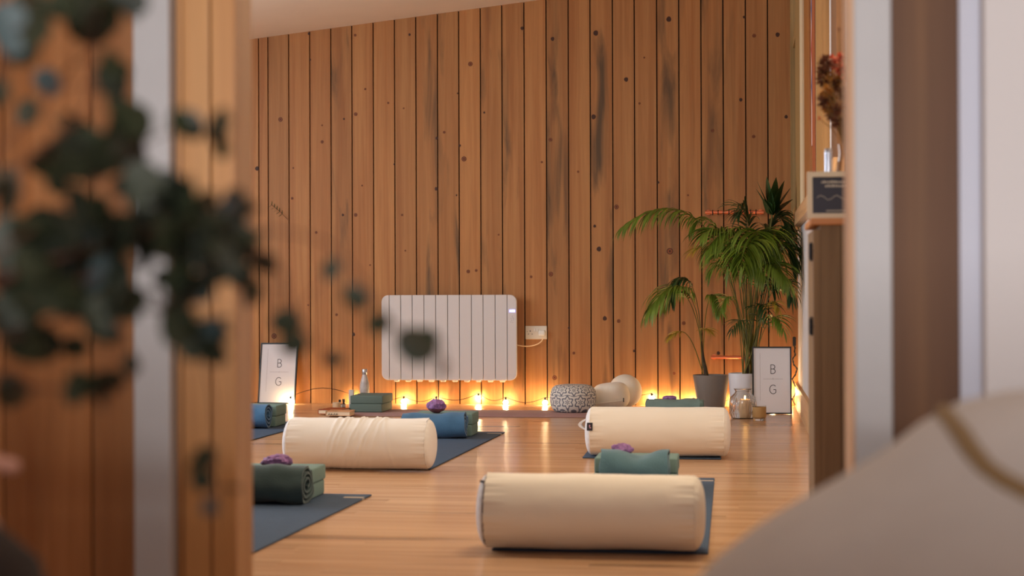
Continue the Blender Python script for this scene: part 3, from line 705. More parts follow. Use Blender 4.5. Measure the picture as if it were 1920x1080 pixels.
# standing round cushion behind
P = fl(1170, 768); P.y = c1.location.y+.205; P.z = .0068
t = thing('meditation_cushion', 'larger round cream cushion standing upright behind the pleated one', 'cushion', P)
b = MB(); n = 20; R_ = .108
b.lathe([(max(R_*abs(math.cos(-PI/2+PI*i/n))**.6, 1e-4), .085*math.sin(-PI/2+PI*i/n)) for i in range(n+1)], (P.x, P.y, P.z+R_-.003), 64, 'y')
b.v = [(x, y, max(z, P.z)) for x, y, z in b.v]; b.build('cushion_cover', M_CREAM, t, angle=80)

# ------------------------------------------------------------------ steel bottle, box, oil bottles, books
P = Vector((wy(681, 742, P_.y+.36).x, P_.y+.40, 0)); s_ = FP/((P-CAMP).dot(FW)); H = .745-(691-HOR)/s_
t = thing('water_bottle', 'marbled steel water bottle behind the foam blocks', 'bottle', P)
b = MB(); rB = .031
b.lathe([(rB*.9, 0), (rB, .006), (rB, H*.55), (rB*.93, H*.64), (rB*.68, H*.76), (rB*.50, H*.84), (rB*.48, H*.865)], P, 32); b.build('bottle_body', mat('marble_steel', (196, 186, 182), .35, noise_amt=.3, noise_scale=25), t)
b = MB(); b.lathe([(rB*.54, H*.868), (rB*.56, H*.875), (rB*.56, H*.99), (rB*.5, H)], P, 24); b.build('cap', M_METAL, t)
P = fl(659, 769); P.y += .06; s_ = FP/((P-CAMP).dot(FW)); H = .745-(730-HOR)/s_
P.y = P_.y+.335; P.x = wy(659, 740, P.y).x
tag(MB().rbox(P.x-.015, P.x+.015, P.y-.015, P.y+.015, 0, H, .002).build('small_box', mat('box_white', (214, 204, 196), .6)), 'slim upright white box beside the steel bottle', 'box')
for (px, top, lab) in ((637.5, 748, 'tiny dark oil bottle behind the books, left of the pair'), (644.5, 747, 'tiny dark oil bottle behind the books, right of the pair')):
    P = fl(px, 766); P.y += .02 if px > 640 else -.01; s_ = FP/((P-CAMP).dot(FW)); H = .745-(top-HOR)/s_; P.x = wy(px, 760, P.y).x
    t = thing('oil_bottle', lab, 'bottle', P, 'essential oil bottles')
    b = MB(); b.lathe([(.011, 0), (.012, .003), (.012, H*.5), (.006, H*.62), (.006, H*.66)], P, 16); b.build('bottle_body', mat('amber_dark', (74, 52, 40), .2), t)
    b = MB(); b.lathe([(.0085, H*.63), (.009, H*.64), (.0085, H)], P, 16); b.build('cap', M_BLACK, t)
    b = MB(); b.lathe([(.0123, H*.14), (.0123, H*.44)], P, 16, closed=False); b.build('paper_label', mat('label_grey', (180, 180, 190), .6), t)
P = fl(629, 768); P.y += .03
t = thing('glass_tealight_holder', 'small pale tealight glass left of the oil bottles', 'candle holder', P)
b = MB(); b.lathe([(.022, 0), (.025, .004), (.027, .045), (.024, .045), (.022, .008), (.001, .006)], P, 20, closed=False); b.build('cup', mat('frosted_cup', (226, 196, 160), .25), t)
def book(x0, x1, y0, y1, z0, z1, rz, label, cov, ptop):
    t = thing('book', label, 'book', ((x0+x1)/2, (y0+y1)/2, z0), 'books on the mauve mat')
    c = Vector(((x0+x1)/2, (y0+y1)/2, 0)); M_ = Matrix.Translation(c) @ Matrix.Rotation(rz, 4, 'Z') @ Matrix.Translation(-c)
    b = MB(); b.box(x0, x1, y0, y1, z0, z0+.003, M_); b.box(x0, x1, y0, y1, z1-.003, z1, M_); b.box(x0, x0+.003, y0, y1, z0, z1, M_); b.build('cover', cov, t, smooth=False)
    b = MB(); b.box(x0+.003, x1-.004, y0+.003, y1-.003, z0+.003, z1-.003, M_); b.build('page_block', mat('paper_cream', (236, 214, 184), .8), t, smooth=False)
    return t
q0 = fl(594, 779); q1 = fl(612, 782); q2 = fl(661, 781)
book(q0.x+.01, q0.x+.15, q0.y+.02, q0.y+.22, .0072, .034, -.12, 'russet covered book, left of the two by the blocks', mat('russet_cover', (164, 78, 40), .5), None)
bk = book(q1.x-.004, q2.x, q1.y-.005, q1.y+.13, .0072, .036, .0, 'white book with orange patterned cover, beside the foam blocks', mat('orange_white_cover', (214, 160, 116), .5, noise_amt=.35, noise_scale=18), None)

bx0, bx1, by = q1.x, q2.x, q1.y-.006
b = MB()
for i in range(4):
    x = bx0+.012+i*.016; b.tube([(x, by, .012), (x+.008, by, .024), (x+.012, by, .013), (x+.004, by, .018)], .0016, 5)
o_ = b.build('spine_marks', M_BLACK, bk)
# ------------------------------------------------------------------ framed prints
M_PRINT = mat('print_paper', (232, 228, 232), .5)
M_INK = mat('ink', (58, 56, 62), .6)
M_FAINT = mat('faint_ink', (176, 168, 170), .6)
def ribbon(b, pts, w_, M_, y):
    for i in range(len(pts)-1):
        p, q = Vector(pts[i]), Vector(pts[i+1]); d = (q-p)
        if d.length < 1e-6: continue
        d.normalize(); n = Vector((-d.y, d.x))*w_/2; p = p-d*w_*.2; q = q+d*w_*.2
        c = [p+n, q+n, q-n, p-n]
        b.add([M_ @ Vector((v.x, y, v.y)) for v in c], [(0, 1, 2, 3)])
def letter_B(b, cx, z0, h, M_, y):
    w_ = h*.5; x0 = cx-w_/2; s_ = h*.075
    ribbon(b, [(x0, z0), (x0, z0+h)], s_, M_, y)
    def bowl(za, zb, ww):
        r = (zb-za)/2; pts = [(x0, zb), (x0+ww-r, zb)]+[(x0+ww-r+r*math.cos(a), (za+zb)/2+r*math.sin(a)) for a in [PI/2-PI*k/12 for k in range(13)]]+[(x0, za)]
        ribbon(b, pts, s_, M_, y)
    bowl(z0+h*.52, z0+h, w_*.92); bowl(z0, z0+h*.52, w_)
def letter_G(b, cx, z0, h, M_, y):
    r = h/2; s_ = h*.075; kx = .78
    pts = [(cx+kx*r*math.cos(a), z0+r+r*math.sin(a)) for a in [math.radians(48+ (312-48)*k/28) for k in range(29)]]
    pts += [(cx+kx*r*.78, z0+r*.35), (cx+kx*r*.78, z0+r*.95), (cx+kx*r*.1, z0+r*.95)]
    ribbon(b, pts, s_, M_, y)
def bg_print(P, w_, h_, rz, lean, label, extra=None):
    t = thing('framed_print', label, 'framed print', P, 'framed letter prints')
    M_ = Matrix.Translation(P) @ Matrix.Rotation(rz, 4, 'Z') @ Matrix.Rotation(-lean, 4, 'X')
    f = .0085; b = MB(); D = .018
    b.box(-w_/2, -w_/2+f, 0, D, 0, h_, M_); b.box(w_/2-f, w_/2, 0, D, 0, h_, M_); b.box(-w_/2+f, w_/2-f, 0, D, 0, f, M_); b.box(-w_/2+f, w_/2-f, 0, D, h_-f, h_, M_)
    b.build('frame', M_BLACK, t, smooth=False)
    b = MB(); b.box(-w_/2+f, w_/2-f, .006, .014, f, h_-f, M_); b.build('print_sheet', M_PRINT, t, smooth=False)
    lh = h_*.13; y = .0055
    b = MB(); letter_B(b, w_*.03, h_*.60, lh, M_, y); b.build('letter', M_INK, t, smooth=False)
    b = MB(); letter_G(b, w_*.03, h_*.30, lh, M_, y); b.build('letter', M_INK, t, smooth=False)
    b = MB(); ribbon(b, [(-w_*.22, h_*.52), (w_*.28, h_*.52)], .0018, M_, y); ribbon(b, [(w_*.03, h_*.51), (w_*.03, h_*.535)], .002, M_, y)
    ribbon(b, [(-w_*.30, h_*.2), (-w_*.30, h_*.9)], .0014, M_, y)
    b.build('thin_lines', M_FAINT, t, smooth=False)
    return t
P = fl(1448, 777); bg_print((P.x, P.y, .002), .238, .412, .05, .06, 'black framed B and G print leaning by the white palm pot')
P = fl(474, 768); bg_print((P.x, YW-.10, .002), .262, .418, -.02, .19, 'black framed B and G print leaning at far left of the wall')

# ------------------------------------------------------------------ jar with candle, small candle, left lantern
M_GLASS = glass('clear_glass', (250, 248, 244), ior=1.42)
P = fl(1393, 786); P.y += .07; P.z = 0; s_ = FP/((P-CAMP).dot(FW)); k_ = 1.0
t = thing('glass_jar', 'ribbed clear glass jar with flared rim, before the white palm pot', 'jar', P)
b = MB()
prof = [(.058, .0), (.068, .006), (.077, .03), (.079, .09), (.072, .125), (.05, .148), (.043, .158), (.05, .172), (.056, .176)]
inn = [(r-.003, max(h, .006)) for r, h in prof[::-1]]
b.lathe([(.001, 0)]+prof+inn[:-1]+[(.001, .006)], P, 96, fn=lambda r, h, a: r*(1+(.034*math.cos(24*a) if .02 < h < .14 else 0)), closed=False)
b.build('jar_glass', M_GLASS, t)
t = thing('pillar_candle', 'pale pillar candle inside the ribbed glass jar', 'candle', (P.x+.012, P.y, .008))
b = MB(); b.lathe([(.033, .0065), (.034, .01), (.034, .108), (.030, .112), (.004, .108)], (P.x+.012, P.y, 0), 32); b.build('wax', mat('candle_wax', (246, 214, 176), .5), t)
b = MB(); b.tube([(P.x+.012, P.y, .107), (P.x+.013, P.y, .118)], .001, 5); b.build('wick', M_BLACK, t)
b = MB(); b.sphere((P.x+.013, P.y, .124), .006, 8, sz=1.9); b.build('flame', emat('flame', (255, 190, 100), 60), t)
P = fl(1424, 789); P.y += .04; P.z = 0
t = thing('candle_tumbler', 'small glass candle with kraft label, right of the jar', 'candle', P)
b = MB(); b.lathe([(.001, 0), (.038, 0), (.039, .004), (.039, .086), (.037, .086), (.037, .010), (.001, .010)], P, 40, closed=False); b.build('tumbler_glass', M_GLASS, t)
b = MB(); b.lathe([(.0355, .011), (.0355, .066), (.001, .066)], P, 32); b.build('wax', mat('wax_tan', (196, 160, 112), .6), t)
b = MB(); b.lathe([(.0396, .018), (.0396, .078)], P, 40, closed=False); b.build('paper_label', mat('kraft', (186, 146, 92), .7), t)
P = Vector((wy(449, 745, pb3.y+.33).x, pb3.y+.36, 0))
t = thing('glass_lantern', 'pear-shaped ribbed glass holder beside the left framed print', 'candle holder', P)
b = MB(); z_ = zat(712, P)
prof = [(.04, 0), (.045, z_*.1), (.052, z_*.5), (.044, z_*.72), (.022, z_*.88), (.012, z_)]
b.lathe(prof+[(r-.003, h) for r, h in prof[::-1]], P, 64, fn=lambda r, h, a: r*(1+.03*math.cos(16*a)), closed=False); b.build('ribbed_glass', glass('lantern_glass', (255, 225, 195)), t)
b = MB(); b.lathe([(.022, .004), (.022, z_*.35), (.002, z_*.35)], P, 20); cnd = b.build('candle', mat('candle_wax2', (246, 214, 176), .5), t)
b = MB(); b.sphere((P.x, P.y, z_*.35+.012), .006, 8, sz=1.8); b.build('flame', emat('flame', (255, 190, 100), 60), cnd)

# ------------------------------------------------------------------ plant pots and palms
def pot(P, r0, r1, H, label, m_):
    t = thing('potted_palm', label, 'potted palm', P)
    b = MB(); b.lathe([(.001, 0), (r0, 0), (r0+.002, .004), (r1, H-.004), (r1-.001, H), (r1-.008, H), (r1-.010, H-.02), (r1-.012, H-.03)], P, 48, closed=False); b.build('pot', m_, t)
    b = MB(); b.lathe([(r1-.011, H-.03), (r1*.5, H-.022), (.001, H-.02)], P, 32, closed=False); b.build('soil', mat('soil', (52, 36, 26), 1, noise_amt=.4, noise_scale=80), t)
    return t
M_LEAFA = mat('palm_green', (98, 122, 36), .42, noise_amt=.35, noise_scale=9)
M_LEAFB = mat('palm_dark', (46, 72, 34), .42, noise_amt=.3, noise_scale=9)
M_LEAFY = mat('palm_yellow', (170, 140, 44), .5, noise_amt=.3, noise_scale=12)
M_STEM = mat('palm_stem', (104, 100, 36), .5, noise_amt=.3, noise_scale=30, stretch=(1, 1, .3))
M_TRUNK = mat('palm_trunk', (62, 50, 26), .7, noise_amt=.4, noise_scale=50)
for q in (M_LEAFA, M_LEAFB, M_LEAFY):
    q.node_tree.nodes['Principled BSDF'].inputs['Subsurface Weight'].default_value = 0.0
def bez(P, n=24):
    P = [Vector(p) for p in P]; out = []
    for k in range(n+1):
        t = k/n; Q = P[:]
        while len(Q) > 1: Q = [Q[i]*(1-t)+Q[i+1]*t for i in range(len(Q)-1)]
        out.append(Q[0])
    return out
def leaflet(b, p, d, L, w_, droop, segs=6):
    d = d.normalized(); pts = [p]; q = p.copy(); dd = d.copy()
    for k in range(segs):
        dd = (dd+Vector((0, 0, -droop*(k+1)/segs))).normalized(); q = q+dd*L/segs; q = Vector((min(q.x, XR-.006), min(q.y, YW-.006), q.z)); pts.append(q)
    side = d.cross(Vector((0, 0, 1)))
    if side.length < .1: side = Vector((1, 0, 0))
    side.normalize(); side = (side*random.uniform(.7, 1)+Vector((0, 0, random.uniform(-.5, .5)))).normalized()
    vs = []
    for k, q in enumerate(pts):
        u = k/segs; ww = w_*(.35+1.3*u if u < .35 else .80*(1-((u-.35)/.65))**.8+.01)
        vs += [q-side*ww, q+Vector((0, 0, -ww*.35)), q+side*ww]
    fs = []
    for k in range(segs): a = 3*k; fs += [(a, a+1, a+4, a+3), (a+1, a+2, a+5, a+4)]
    b.add(vs, fs)
def frond(lv, st, P, n=22, L=.22, w_=.008, droop=.35, start=.35, stemr=.0035, spread=1.0, fwd=.55, m_i=0):
    n = int(n*1.3); w_ = w_*1.2
    pts = bez(P, 40); st.tube(pts, stemr, 6, taper=.3); lv.cm = m_i
    for k in range(n):
        t = start+(1-start)*(k+.5)/n; i = min(39, int(t*40)); p = pts[i].lerp(pts[i+1], t*40-i); tg = (pts[i+1]-pts[i]).normalized()
        sd = tg.cross(Vector((0, 0, 1)));
        if sd.length < .1: sd = Vector((1, 0, 0))
        sd.normalize(); u = (t-start)/(1-start); ll = L*(.55+.9*math.sin(PI*min(1, u*.85+.12)))*.8
        for s_ in (-1, 1):
            d = sd*s_*spread+tg*(fwd+u*.8)+Vector((0, 0, .15+random.uniform(-.15, .15)))
            leaflet(lv, p, d, ll*random.uniform(.85, 1.1), w_, droop*random.uniform(.8, 1.3))
    leaflet(lv, pts[-1], pts[-1]-pts[-2], L*.6, w_, droop)
LM = [M_LEAFA, M_LEAFB, M_LEAFY]
# grey pot palm
PG = fl(1333, 773); PG.y += .09; PG.z = 0; scg = FP/((PG-CAMP).dot(FW)); Hg = zat(704, PG)
tp = pot(PG, .079, .113, Hg, 'shorter palm in a tapered grey pot', mat('pot_grey', (122, 112, 104), .6, noise_amt=.04, noise_scale=10))
lv, st, tk = MB(), MB(), MB()
Y = PG.y
def w3(px, py, dy=0): v = wy(px, py, Y+dy); return Vector((min(v.x, XR-.02), min(v.y, YW-.02), v.z))
base = w3(1325, 708)
tk.tube([base, w3(1322, 690), w3(1318, 670), w3(1315, 640)], .016, 10, taper=.45)
def G(P, **k): frond(lv, st, P, **k)
G([w3(1318, 670), w3(1312, 600), w3(1300, 500, -.05), w3(1255, 520, -.12), w3(1215, 585, -.16)], n=22, L=.24, w_=.010, droop=.55, start=.42)
G([w3(1318, 670), w3(1310, 590), w3(1290, 530, .1), w3(1262, 530, .16), w3(1240, 570, .2)], n=16, L=.20, w_=.009, droop=.5, start=.45)
G([w3(1318, 670), w3(1313, 600), w3(1308, 500, .05), w3(1275, 500, .03), w3(1258, 560, -.02)], n=16, L=.19, w_=.009, droop=.55, start=.5, m_i=1)
G([w3(1318, 665), w3(1322, 590), w3(1325, 530, -.05), w3(1345, 540, -.1), w3(1352, 585, -.12)], n=12, L=.15, w_=.008, droop=.5, start=.55)
G([w3(1318, 700), w3(1300, 640), w3(1290, 610, -.06), w3(1270, 618, -.1), w3(1256, 632, -.1)], n=12, L=.10, w_=.006, droop=.3, start=.6, m_i=2)
G([w3(1318, 690), w3(1312, 640), w3(1310, 610, -.05), w3(1322, 612, -.1), w3(1334, 622, -.1)], n=8, L=.09, w_=.005, droop=.3, start=.55, m_i=2)
tk.build('trunk', M_TRUNK, tp); st.build('fronds_stem', M_STEM, tp); lv.build('fronds_leaves', LM, tp)

# white pot palm
PWt = fl(1395, 777); PWt.y += .13; PWt.z = 0; Hw = zat(701, PWt)
tp = pot(PWt, .078, .095, Hw, 'tall bushy palm in a white pot in the corner', mat('pot_white', (222, 222, 230), .4))
lv, st, tk = MB(), MB(), MB(); Y = PWt.y
bases = [w3(1398+random.uniform(-6, 22), 704, random.uniform(-.05, .05)) for _ in range(16)]
def K(i, P, **k): frond(lv, st, [bases[i % 16]]+P, **k)
# long arching frond to the far left
K(0, [w3(1380, 560), w3(1365, 400, .0), w3(1275, 345, -.05), w3(1168, 425, -.1)], n=26, L=.24, w_=.008, droop=.55, start=.60, stemr=.005, m_i=0)
K(1, [w3(1385, 560), w3(1372, 440), w3(1330, 370, .05), w3(1300, 430, .02)], n=14, L=.18, w_=.008, droop=.6, start=.55, m_i=0)
K(2, [w3(1400, 560), w3(1400, 420, -.1), w3(1370, 400, -.2), w3(1325, 470, -.28)], n=22, L=.24, w_=.009, droop=.45, start=.5)
K(3, [w3(1405, 560), w3(1405, 430, -.15), w3(1420, 390, -.3), w3(1425, 470, -.4)], n=24, L=.26, w_=.011, droop=.5, start=.45)
K(4, [w3(1400, 580), w3(1395, 470, -.1), w3(1375, 430, -.3), w3(1365, 500, -.4)], n=22, L=.25, w_=.010, droop=.5, start=.45)
K(5, [w3(1415, 560), w3(1425, 450), w3(1440, 400, -.1), w3(1468, 480, -.2)], n=22, L=.24, w_=.011, droop=.5, start=.45)
K(6, [w3(1410, 560), w3(1430, 420, .1), w3(1455, 370, .1), w3(1478, 430, .05)], n=20, L=.22, w_=.012, droop=.4, start=.4, m_i=1)
K(7, [w3(1420, 560), w3(1440, 440), w3(1465, 400), w3(1482, 480)], n=20, L=.22, w_=.012, droop=.4, start=.35, m_i=1)
K(8, [w3(1405, 560), w3(1410, 430, .1), w3(1405, 370, .1), w3(1385, 400, .05)], n=18, L=.20, w_=.010, droop=.35, start=.45, m_i=1)
K(9, [w3(1400, 600), w3(1400, 500, -.2), w3(1400, 430, -.35), w3(1435, 520, -.45)], n=20, L=.22, w_=.010, droop=.5, start=.5)
K(10, [w3(1395, 600), w3(1375, 520), w3(1340, 440, -.1), w3(1300, 470, -.15)], n=14, L=.16, w_=.006, droop=.35, start=.55, m_i=2)
K(11, [w3(1390, 600), w3(1370, 520), w3(1350, 460, 0), w3(1330, 520, 0)], n=12, L=.15, w_=.006, droop=.5, start=.55, m_i=0)
K(12, [w3(1425, 600), w3(1445, 520, -.05), w3(1475, 500, -.1), w3(1484, 560, -.12)], n=14, L=.17, w_=.010, droop=.5, start=.5, m_i=1)
K(13, [w3(1420, 640), w3(1430, 580, -.05), w3(1450, 540, -.1), w3(1462, 580, -.15)], n=8, L=.12, w_=.006, droop=.5, start=.6, m_i=2)
K(14, [w3(1400, 620), w3(1380, 560, -.05), w3(1365, 530, -.1), w3(1352, 580, -.12)], n=8, L=.12, w_=.007, droop=.5, start=.6, m_i=0)
K(15, [w3(1410, 620), w3(1425, 540, 0), w3(1440, 500, 0), w3(1450, 545, 0)], n=10, L=.16, w_=.009, droop=.5, start=.5, m_i=1)
K(3, [w3(1400, 560), w3(1380, 430, -.1), w3(1350, 410, -.2), w3(1318, 440, -.25)], n=20, L=.22, w_=.008, droop=.45, start=.5, m_i=0)
K(5, [w3(1410, 600), w3(1415, 500, -.2), w3(1440, 450, -.35), w3(1478, 530, -.4)], n=22, L=.24, w_=.010, droop=.5, start=.45, m_i=0)
K(8, [w3(1420, 560), w3(1450, 460, 0), w3(1475, 430, 0), w3(1488, 500, 0)], n=22, L=.22, w_=.012, droop=.45, start=.35, m_i=1)
K(2, [w3(1405, 560), w3(1420, 460, -.2), w3(1400, 400, -.35), w3(1390, 500, -.5)], n=22, L=.24, w_=.010, droop=.5, start=.5, m_i=0)
K(9, [w3(1410, 640), w3(1400, 600, -.1), w3(1392, 580, -.15), w3(1372, 620, -.2)], n=8, L=.12, w_=.007, droop=.4, start=.5, m_i=1)
K(6, [w3(1420, 640), w3(1440, 590, -.1), w3(1455, 570, -.15), w3(1470, 620, -.2)], n=9, L=.14, w_=.009, droop=.4, start=.4, m_i=0)
K(11, [w3(1412, 640), w3(1425, 570, -.1), w3(1430, 540, -.15), w3(1440, 600, -.2)], n=9, L=.14, w_=.008, droop=.4, start=.4, m_i=1)
for k in range(12):
    bb = bases[k % 16]; top = w3(1385+k*6, 540-random.uniform(0, 60), random.uniform(-.08, .08))
    st.tube(bez([bb, bb.lerp(top, .5)+Vector((random.uniform(-.02, .02), 0, 0)), top], 8), .0055, 6, taper=.5)
# broad dark top leaf with finger lobes
lv.cm = 1; c = w3(1448, 400, -.02)
for (px, py) in ((1420, 338), (1438, 330), (1455, 332), (1470, 338), (1482, 350), (1418, 352), (1430, 372), (1486, 372)):
    d = w3(px, py, -.04)-c; leaflet(lv, c, d, d.length*1.0, .075, .03)
st.tube([bases[6], w3(1432, 520), c], .005, 6)
tk.tube([w3(1404, 705), w3(1402, 690), w3(1398, 670)], .018, 10, taper=.5); tk.tube([w3(1415, 705), w3(1417, 680), w3(1418, 660)], .014, 10, taper=.5)
tk.build('trunk', M_TRUNK, tp); st.build('fronds_stem', M_STEM, tp); lv.build('fronds_leaves', LM, tp)

# ------------------------------------------------------------------ fairy lights along the wall
M_BULB = emat('bulb_glow', (255, 220, 160), 185)
M_BULB2 = emat('bulb_glow_soft', (255, 214, 150), 80)
M_WIRE = mat('wire_dark', (40, 26, 16), .5)
fs_ = thing('fairy_lights', 'string of warm globe fairy lights on a dark wire along the wall foot', 'string lights', (wy(900, 760, YW-.04).x, YW-.04, 0))
bl = [(524, 742, .06), (545, 756, .12), (665, 752, .03), (757, 756, .05), (818, 755, .05), (897, 747, .025), (948, 759, .08), (1022, 760, .09), (1222, 747, .025), (1262, 754, .05), (1300, 757, .04), (1376, 762, .03), (1448, 762, .10), (1479, 735, .05)]
wp = []
for (px, py, dy) in bl:
    c = wy(px, py, YW-dy); c.z = max(c.z, .019); c.x = min(c.x, XR-.03)
    b = MB(); b.sphere(c, .0165, 10); bulb = b.build('bulb', M_BULB2 if px == 524 else M_BULB, fs_)
    b = MB(); b.lathe([(.006, .014), (.007, .017), (.007, .03), (.004, .034)], c, 10, 'z') if c.z < .1 else b.lathe([(.006, .014), (.007, .017), (.007, .03)], c, 10, 'z')
    b.build('socket', M_BLACK, bulb)
    wp.append(c+Vector((0, .006, .034)))
pts = [wy(440, 757, YW-.03)]
for i, p in enumerate(wp):
    q = pts[-1]; nseg = 8
    for k in range(1, nseg+1):
        t_ = k/nseg; r = q.lerp(p, t_)
        dip = math.sin(PI*t_)
        r.z += (-.035*dip if (i not in (2,)) else .055*dip)
        if i == 13: r.z -= .08*dip
        r.z = max(.004, r.z); r.y = min(r.y, YW-.006); pts.append(r)
b = MB(); b.tube(pts, .0022, 6); b.build('wire', M_WIRE, fs_)
# loose wire coil and small pack near the left print
c = wy(523, 738, YW-.03); b = MB(); b.tube([(c.x+.028*math.cos(a), YW-.02, c.z+.03*math.sin(a)) for a in [2*PI*k/20 for k in range(17)]], .0018, 6); b.build('wire_loop', M_WIRE, fs_)
c = wy(524, 754, YW-.05); b = MB(); b.rbox(c.x-.02, c.x+.022, c.y-.02, c.y+.02, .0, .03, .004); b.build('battery_pack', M_BLACK, fs_)
# black adaptor and cables in the right corner
c = wy(1489, 640, YW-.08); c.x = min(c.x, XR-.03)
t = thing('power_adaptor', 'black plug and dangling cable in the right corner by the print', 'cable', (c.x, c.y, c.z))
b = MB(); b.rbox(c.x-.008, c.x+.012, c.y-.03, c.y+.01, c.z-.03, c.z+.03, .005); b.build('plug', M_BLACK, t)
b = MB(); pts = [c+Vector((0, 0, -.03))]
for k in range(1, 60):
    u = k/59; pts.append(Vector((c.x+.004+.014*math.sin(u*21)*(1 if u > .15 else u), c.y-.02+.012*math.cos(u*17), c.z-.03-u*.42)))
b.tube(pts, .0035, 6)
pts = [p+Vector((.006*math.sin(i), -.006, 0)) for i, p in enumerate(pts[:50])]; b.tube(pts, .003, 6); b.build('cable', M_BLACK, t)

# sprig poking out against the wall at left
c0 = wy(540, 412, YW-.012); c1_ = wy(508, 383, YW-.03)
t = thing('leafy_sprig', 'tiny green sprig stuck on the plank wall at upper left', 'sprig', c0)
b = MB(); b.tube([c0, c0.lerp(c1_, .5)+Vector((0, 0, .006)), c1_], .0016, 5); b.build('twig', mat('twig_brown', (92, 46, 24), .7), t)
b = MB()
for u in (.35, .5, .65, .8, .95):
    p = c0.lerp(c1_, u)
    for s_ in (-1, 1): leaflet(b, p, Vector((s_*.5-.4, -.1, .8*s_+.3)), .030, .005, .1, 4)
b.build('leaves', mat('sprig_green', (50, 72, 34), .5), t)

# ------------------------------------------------------------------ cabinet at right with its things
YC = 4.42; cx0 = wy(1530, 540, YC).x; cz = zat(424, Vector((cx0, YC, 0)))
cb = thing('storage_cabinet', 'rough-sawn wooden cabinet with orange wood top, by the right wall', 'cabinet', ((cx0+XR)/2, YC+.2, 0))
cX1 = XR-.004
b = MB()
for k in range(3):
    b.ct = (random.random(), random.random(), random.random()); xa = cx0+.012+(cX1-cx0-.012)*k/3; xb = cx0+.012+(cX1-cx0-.012)*(k+1)/3-.0015; b.box(xa, xb, YC, YC+.02, 0, cz)
b.ct = (.4, .6, .1); b.box(cx0+.012, cX1, YC+.02, YC+.36, .03, cz)
b.build('carcass', M_CABW, cb, smooth=False)
b = MB(); b.ct = (.9, .1, .5); b.box(cx0-.006, cx0+.0115, YC+.001, YC+.36, .04, cz-.012); dr = b.build('door', M_CABW, cb, smooth=False)
for (p0, p1) in ((455, 490), (597, 632)):
    zt, zb = zat(p0, Vector((cx0, YC, 0))), zat(p1, Vector((cx0, YC, 0)))
    b = MB(); b.box(cx0-.012, cx0-.006, YC+.06, YC+.12, zb, zt); b.tube([(cx0-.011, YC+.05, zb+.004), (cx0-.011, YC+.05, zt-.004)], .006, 8); b.lathe([(.004, 0), (.004, -.01)], (cx0-.004, YC+.03, (zt+zb)/2), 8, 'y'); b.build('hinge', mat('black_iron', (30, 24, 24), .45, metal=.7), dr)
b = MB(); zt = cz+.018; b.ct = (.6, .3, .3); b.box(cx0-.014, cX1, YC-.015, YC+.37, cz, zt); b.build('worktop', M_TOPW, cb, bevel=.003, smooth=False)

# framed blackboard sign
Y = YC+.03
xa = wy(1514, 400, Y).x; hb = zt+.001; hh = .128
t = thing('blackboard_sign', 'small blackboard in a pale wooden frame, on the cabinet top', 'sign', (xa+.08, Y, hb))
M_ = Matrix.Translation((xa, Y, hb)) @ Matrix.Rotation(-.12, 4, 'X'); f = .014; W_ = .17; sh = Matrix.Shear('XY', 4, (0, 0))
def quadbox(b, pts, y0, y1):
    vs = [M_ @ Vector((x, y0, z)) for x, z in pts]+[M_ @ Vector((x, y1, z)) for x, z in pts]
    b.add(vs, [(0, 1, 2, 3), (7, 6, 5, 4), (0, 4, 5, 1), (1, 5, 6, 2), (2, 6, 7, 3), (3, 7, 4, 0)])
b = MB(); b.box(0, W_, 0, .016, 0, f, M_); b.box(0, W_, 0, .016, hh-f, hh, M_); b.box(0, f, 0, .016, f, hh-f, M_); b.box(W_-f, W_, 0, .016, f, hh-f, M_)
b.build('frame', mat('pale_frame', (226, 208, 178), .5), t, smooth=False)
b = MB(); b.box(f, W_-f, .008, .014, f, hh-f, M_); b.build('board', mat('slate_black', (44, 42, 56), .5), t, smooth=False)
b = MB(); M0 = M_
for row, (x0_, x1_, z_) in enumerate(((.038, .13, .098), (.048, .12, .087))):
    x = x0_
    while x < x1_:
        ww = random.uniform(.003, .006); b.box(x, x+ww, .0074, .0079, z_, z_+random.uniform(.004, .0065), M0); x += ww+.0018
b.build('chalk_lettering', mat('chalk', (212, 200, 180), .8), t, smooth=False)
b = MB(); pp = [(f+.012+i*.006, .058+.006*math.sin(i*.9)) for i in range(16)]
ribbon(b, pp, .0012, M0, .0072); ribbon(b, [(.05, .022), (.11, .022)], .002, M0, .0072)
b.build('chalk_writing', mat('chalk', (212, 200, 180), .8), t, smooth=False)
b = MB(); b.box(W_*.45, W_*.55, .016, .02, 0.0, .10, M_); b.build('stand', mat('pale_frame', (0, 0, 0)), t, smooth=False)

# tin and dried flowers on the cabinet
Y = YC+.16; c = wy(1553, 300, Y); r_ = 6.5/FP*Y*1.02; H_ = wy(1553, 286, Y).z-zt
t = thing('silver_tin', 'tall shiny silver tin behind the blackboard sign', 'tin', (c.x, Y, zt))
b = MB(); b.lathe([(r_, .0), (r_*1.03, .002), (r_*1.03, .006), (r_, .008), (r_, H_-.006), (r_*1.04, H_-.004), (r_*1.0, H_)], (c.x, Y, zt), 28); b.build('tin_body', mat('silver_tin', (205, 212, 228), .25, metal=.9), t)
b = MB(); b.lathe([(r_*1.03, H_), (r_*1.03, H_+.008), (r_*.9, H_+.011)], (c.x, Y, zt), 28); b.build('lid', M_METAL, t)
Y = YC+.19; c = wy(1583, 300, Y)
t = thing('dried_flower_vase', 'brown and rust dried flower bouquet in a slim glass vase on the cabinet', 'flower vase', (c.x, Y, zt))
b = MB(); pr = [(.026, 0), (.030, .01), (.031, .10), (.022, .15), (.016, .19), (.020, .215)]
b.lathe([(.001, 0)]+pr+[(r-.003, max(h, .005)) for r, h in pr[::-1]]+[(.001, .005)], (c.x, Y, zt), 32, closed=False); b.build('vase', glass('vase_glass', (236, 226, 214)), t)
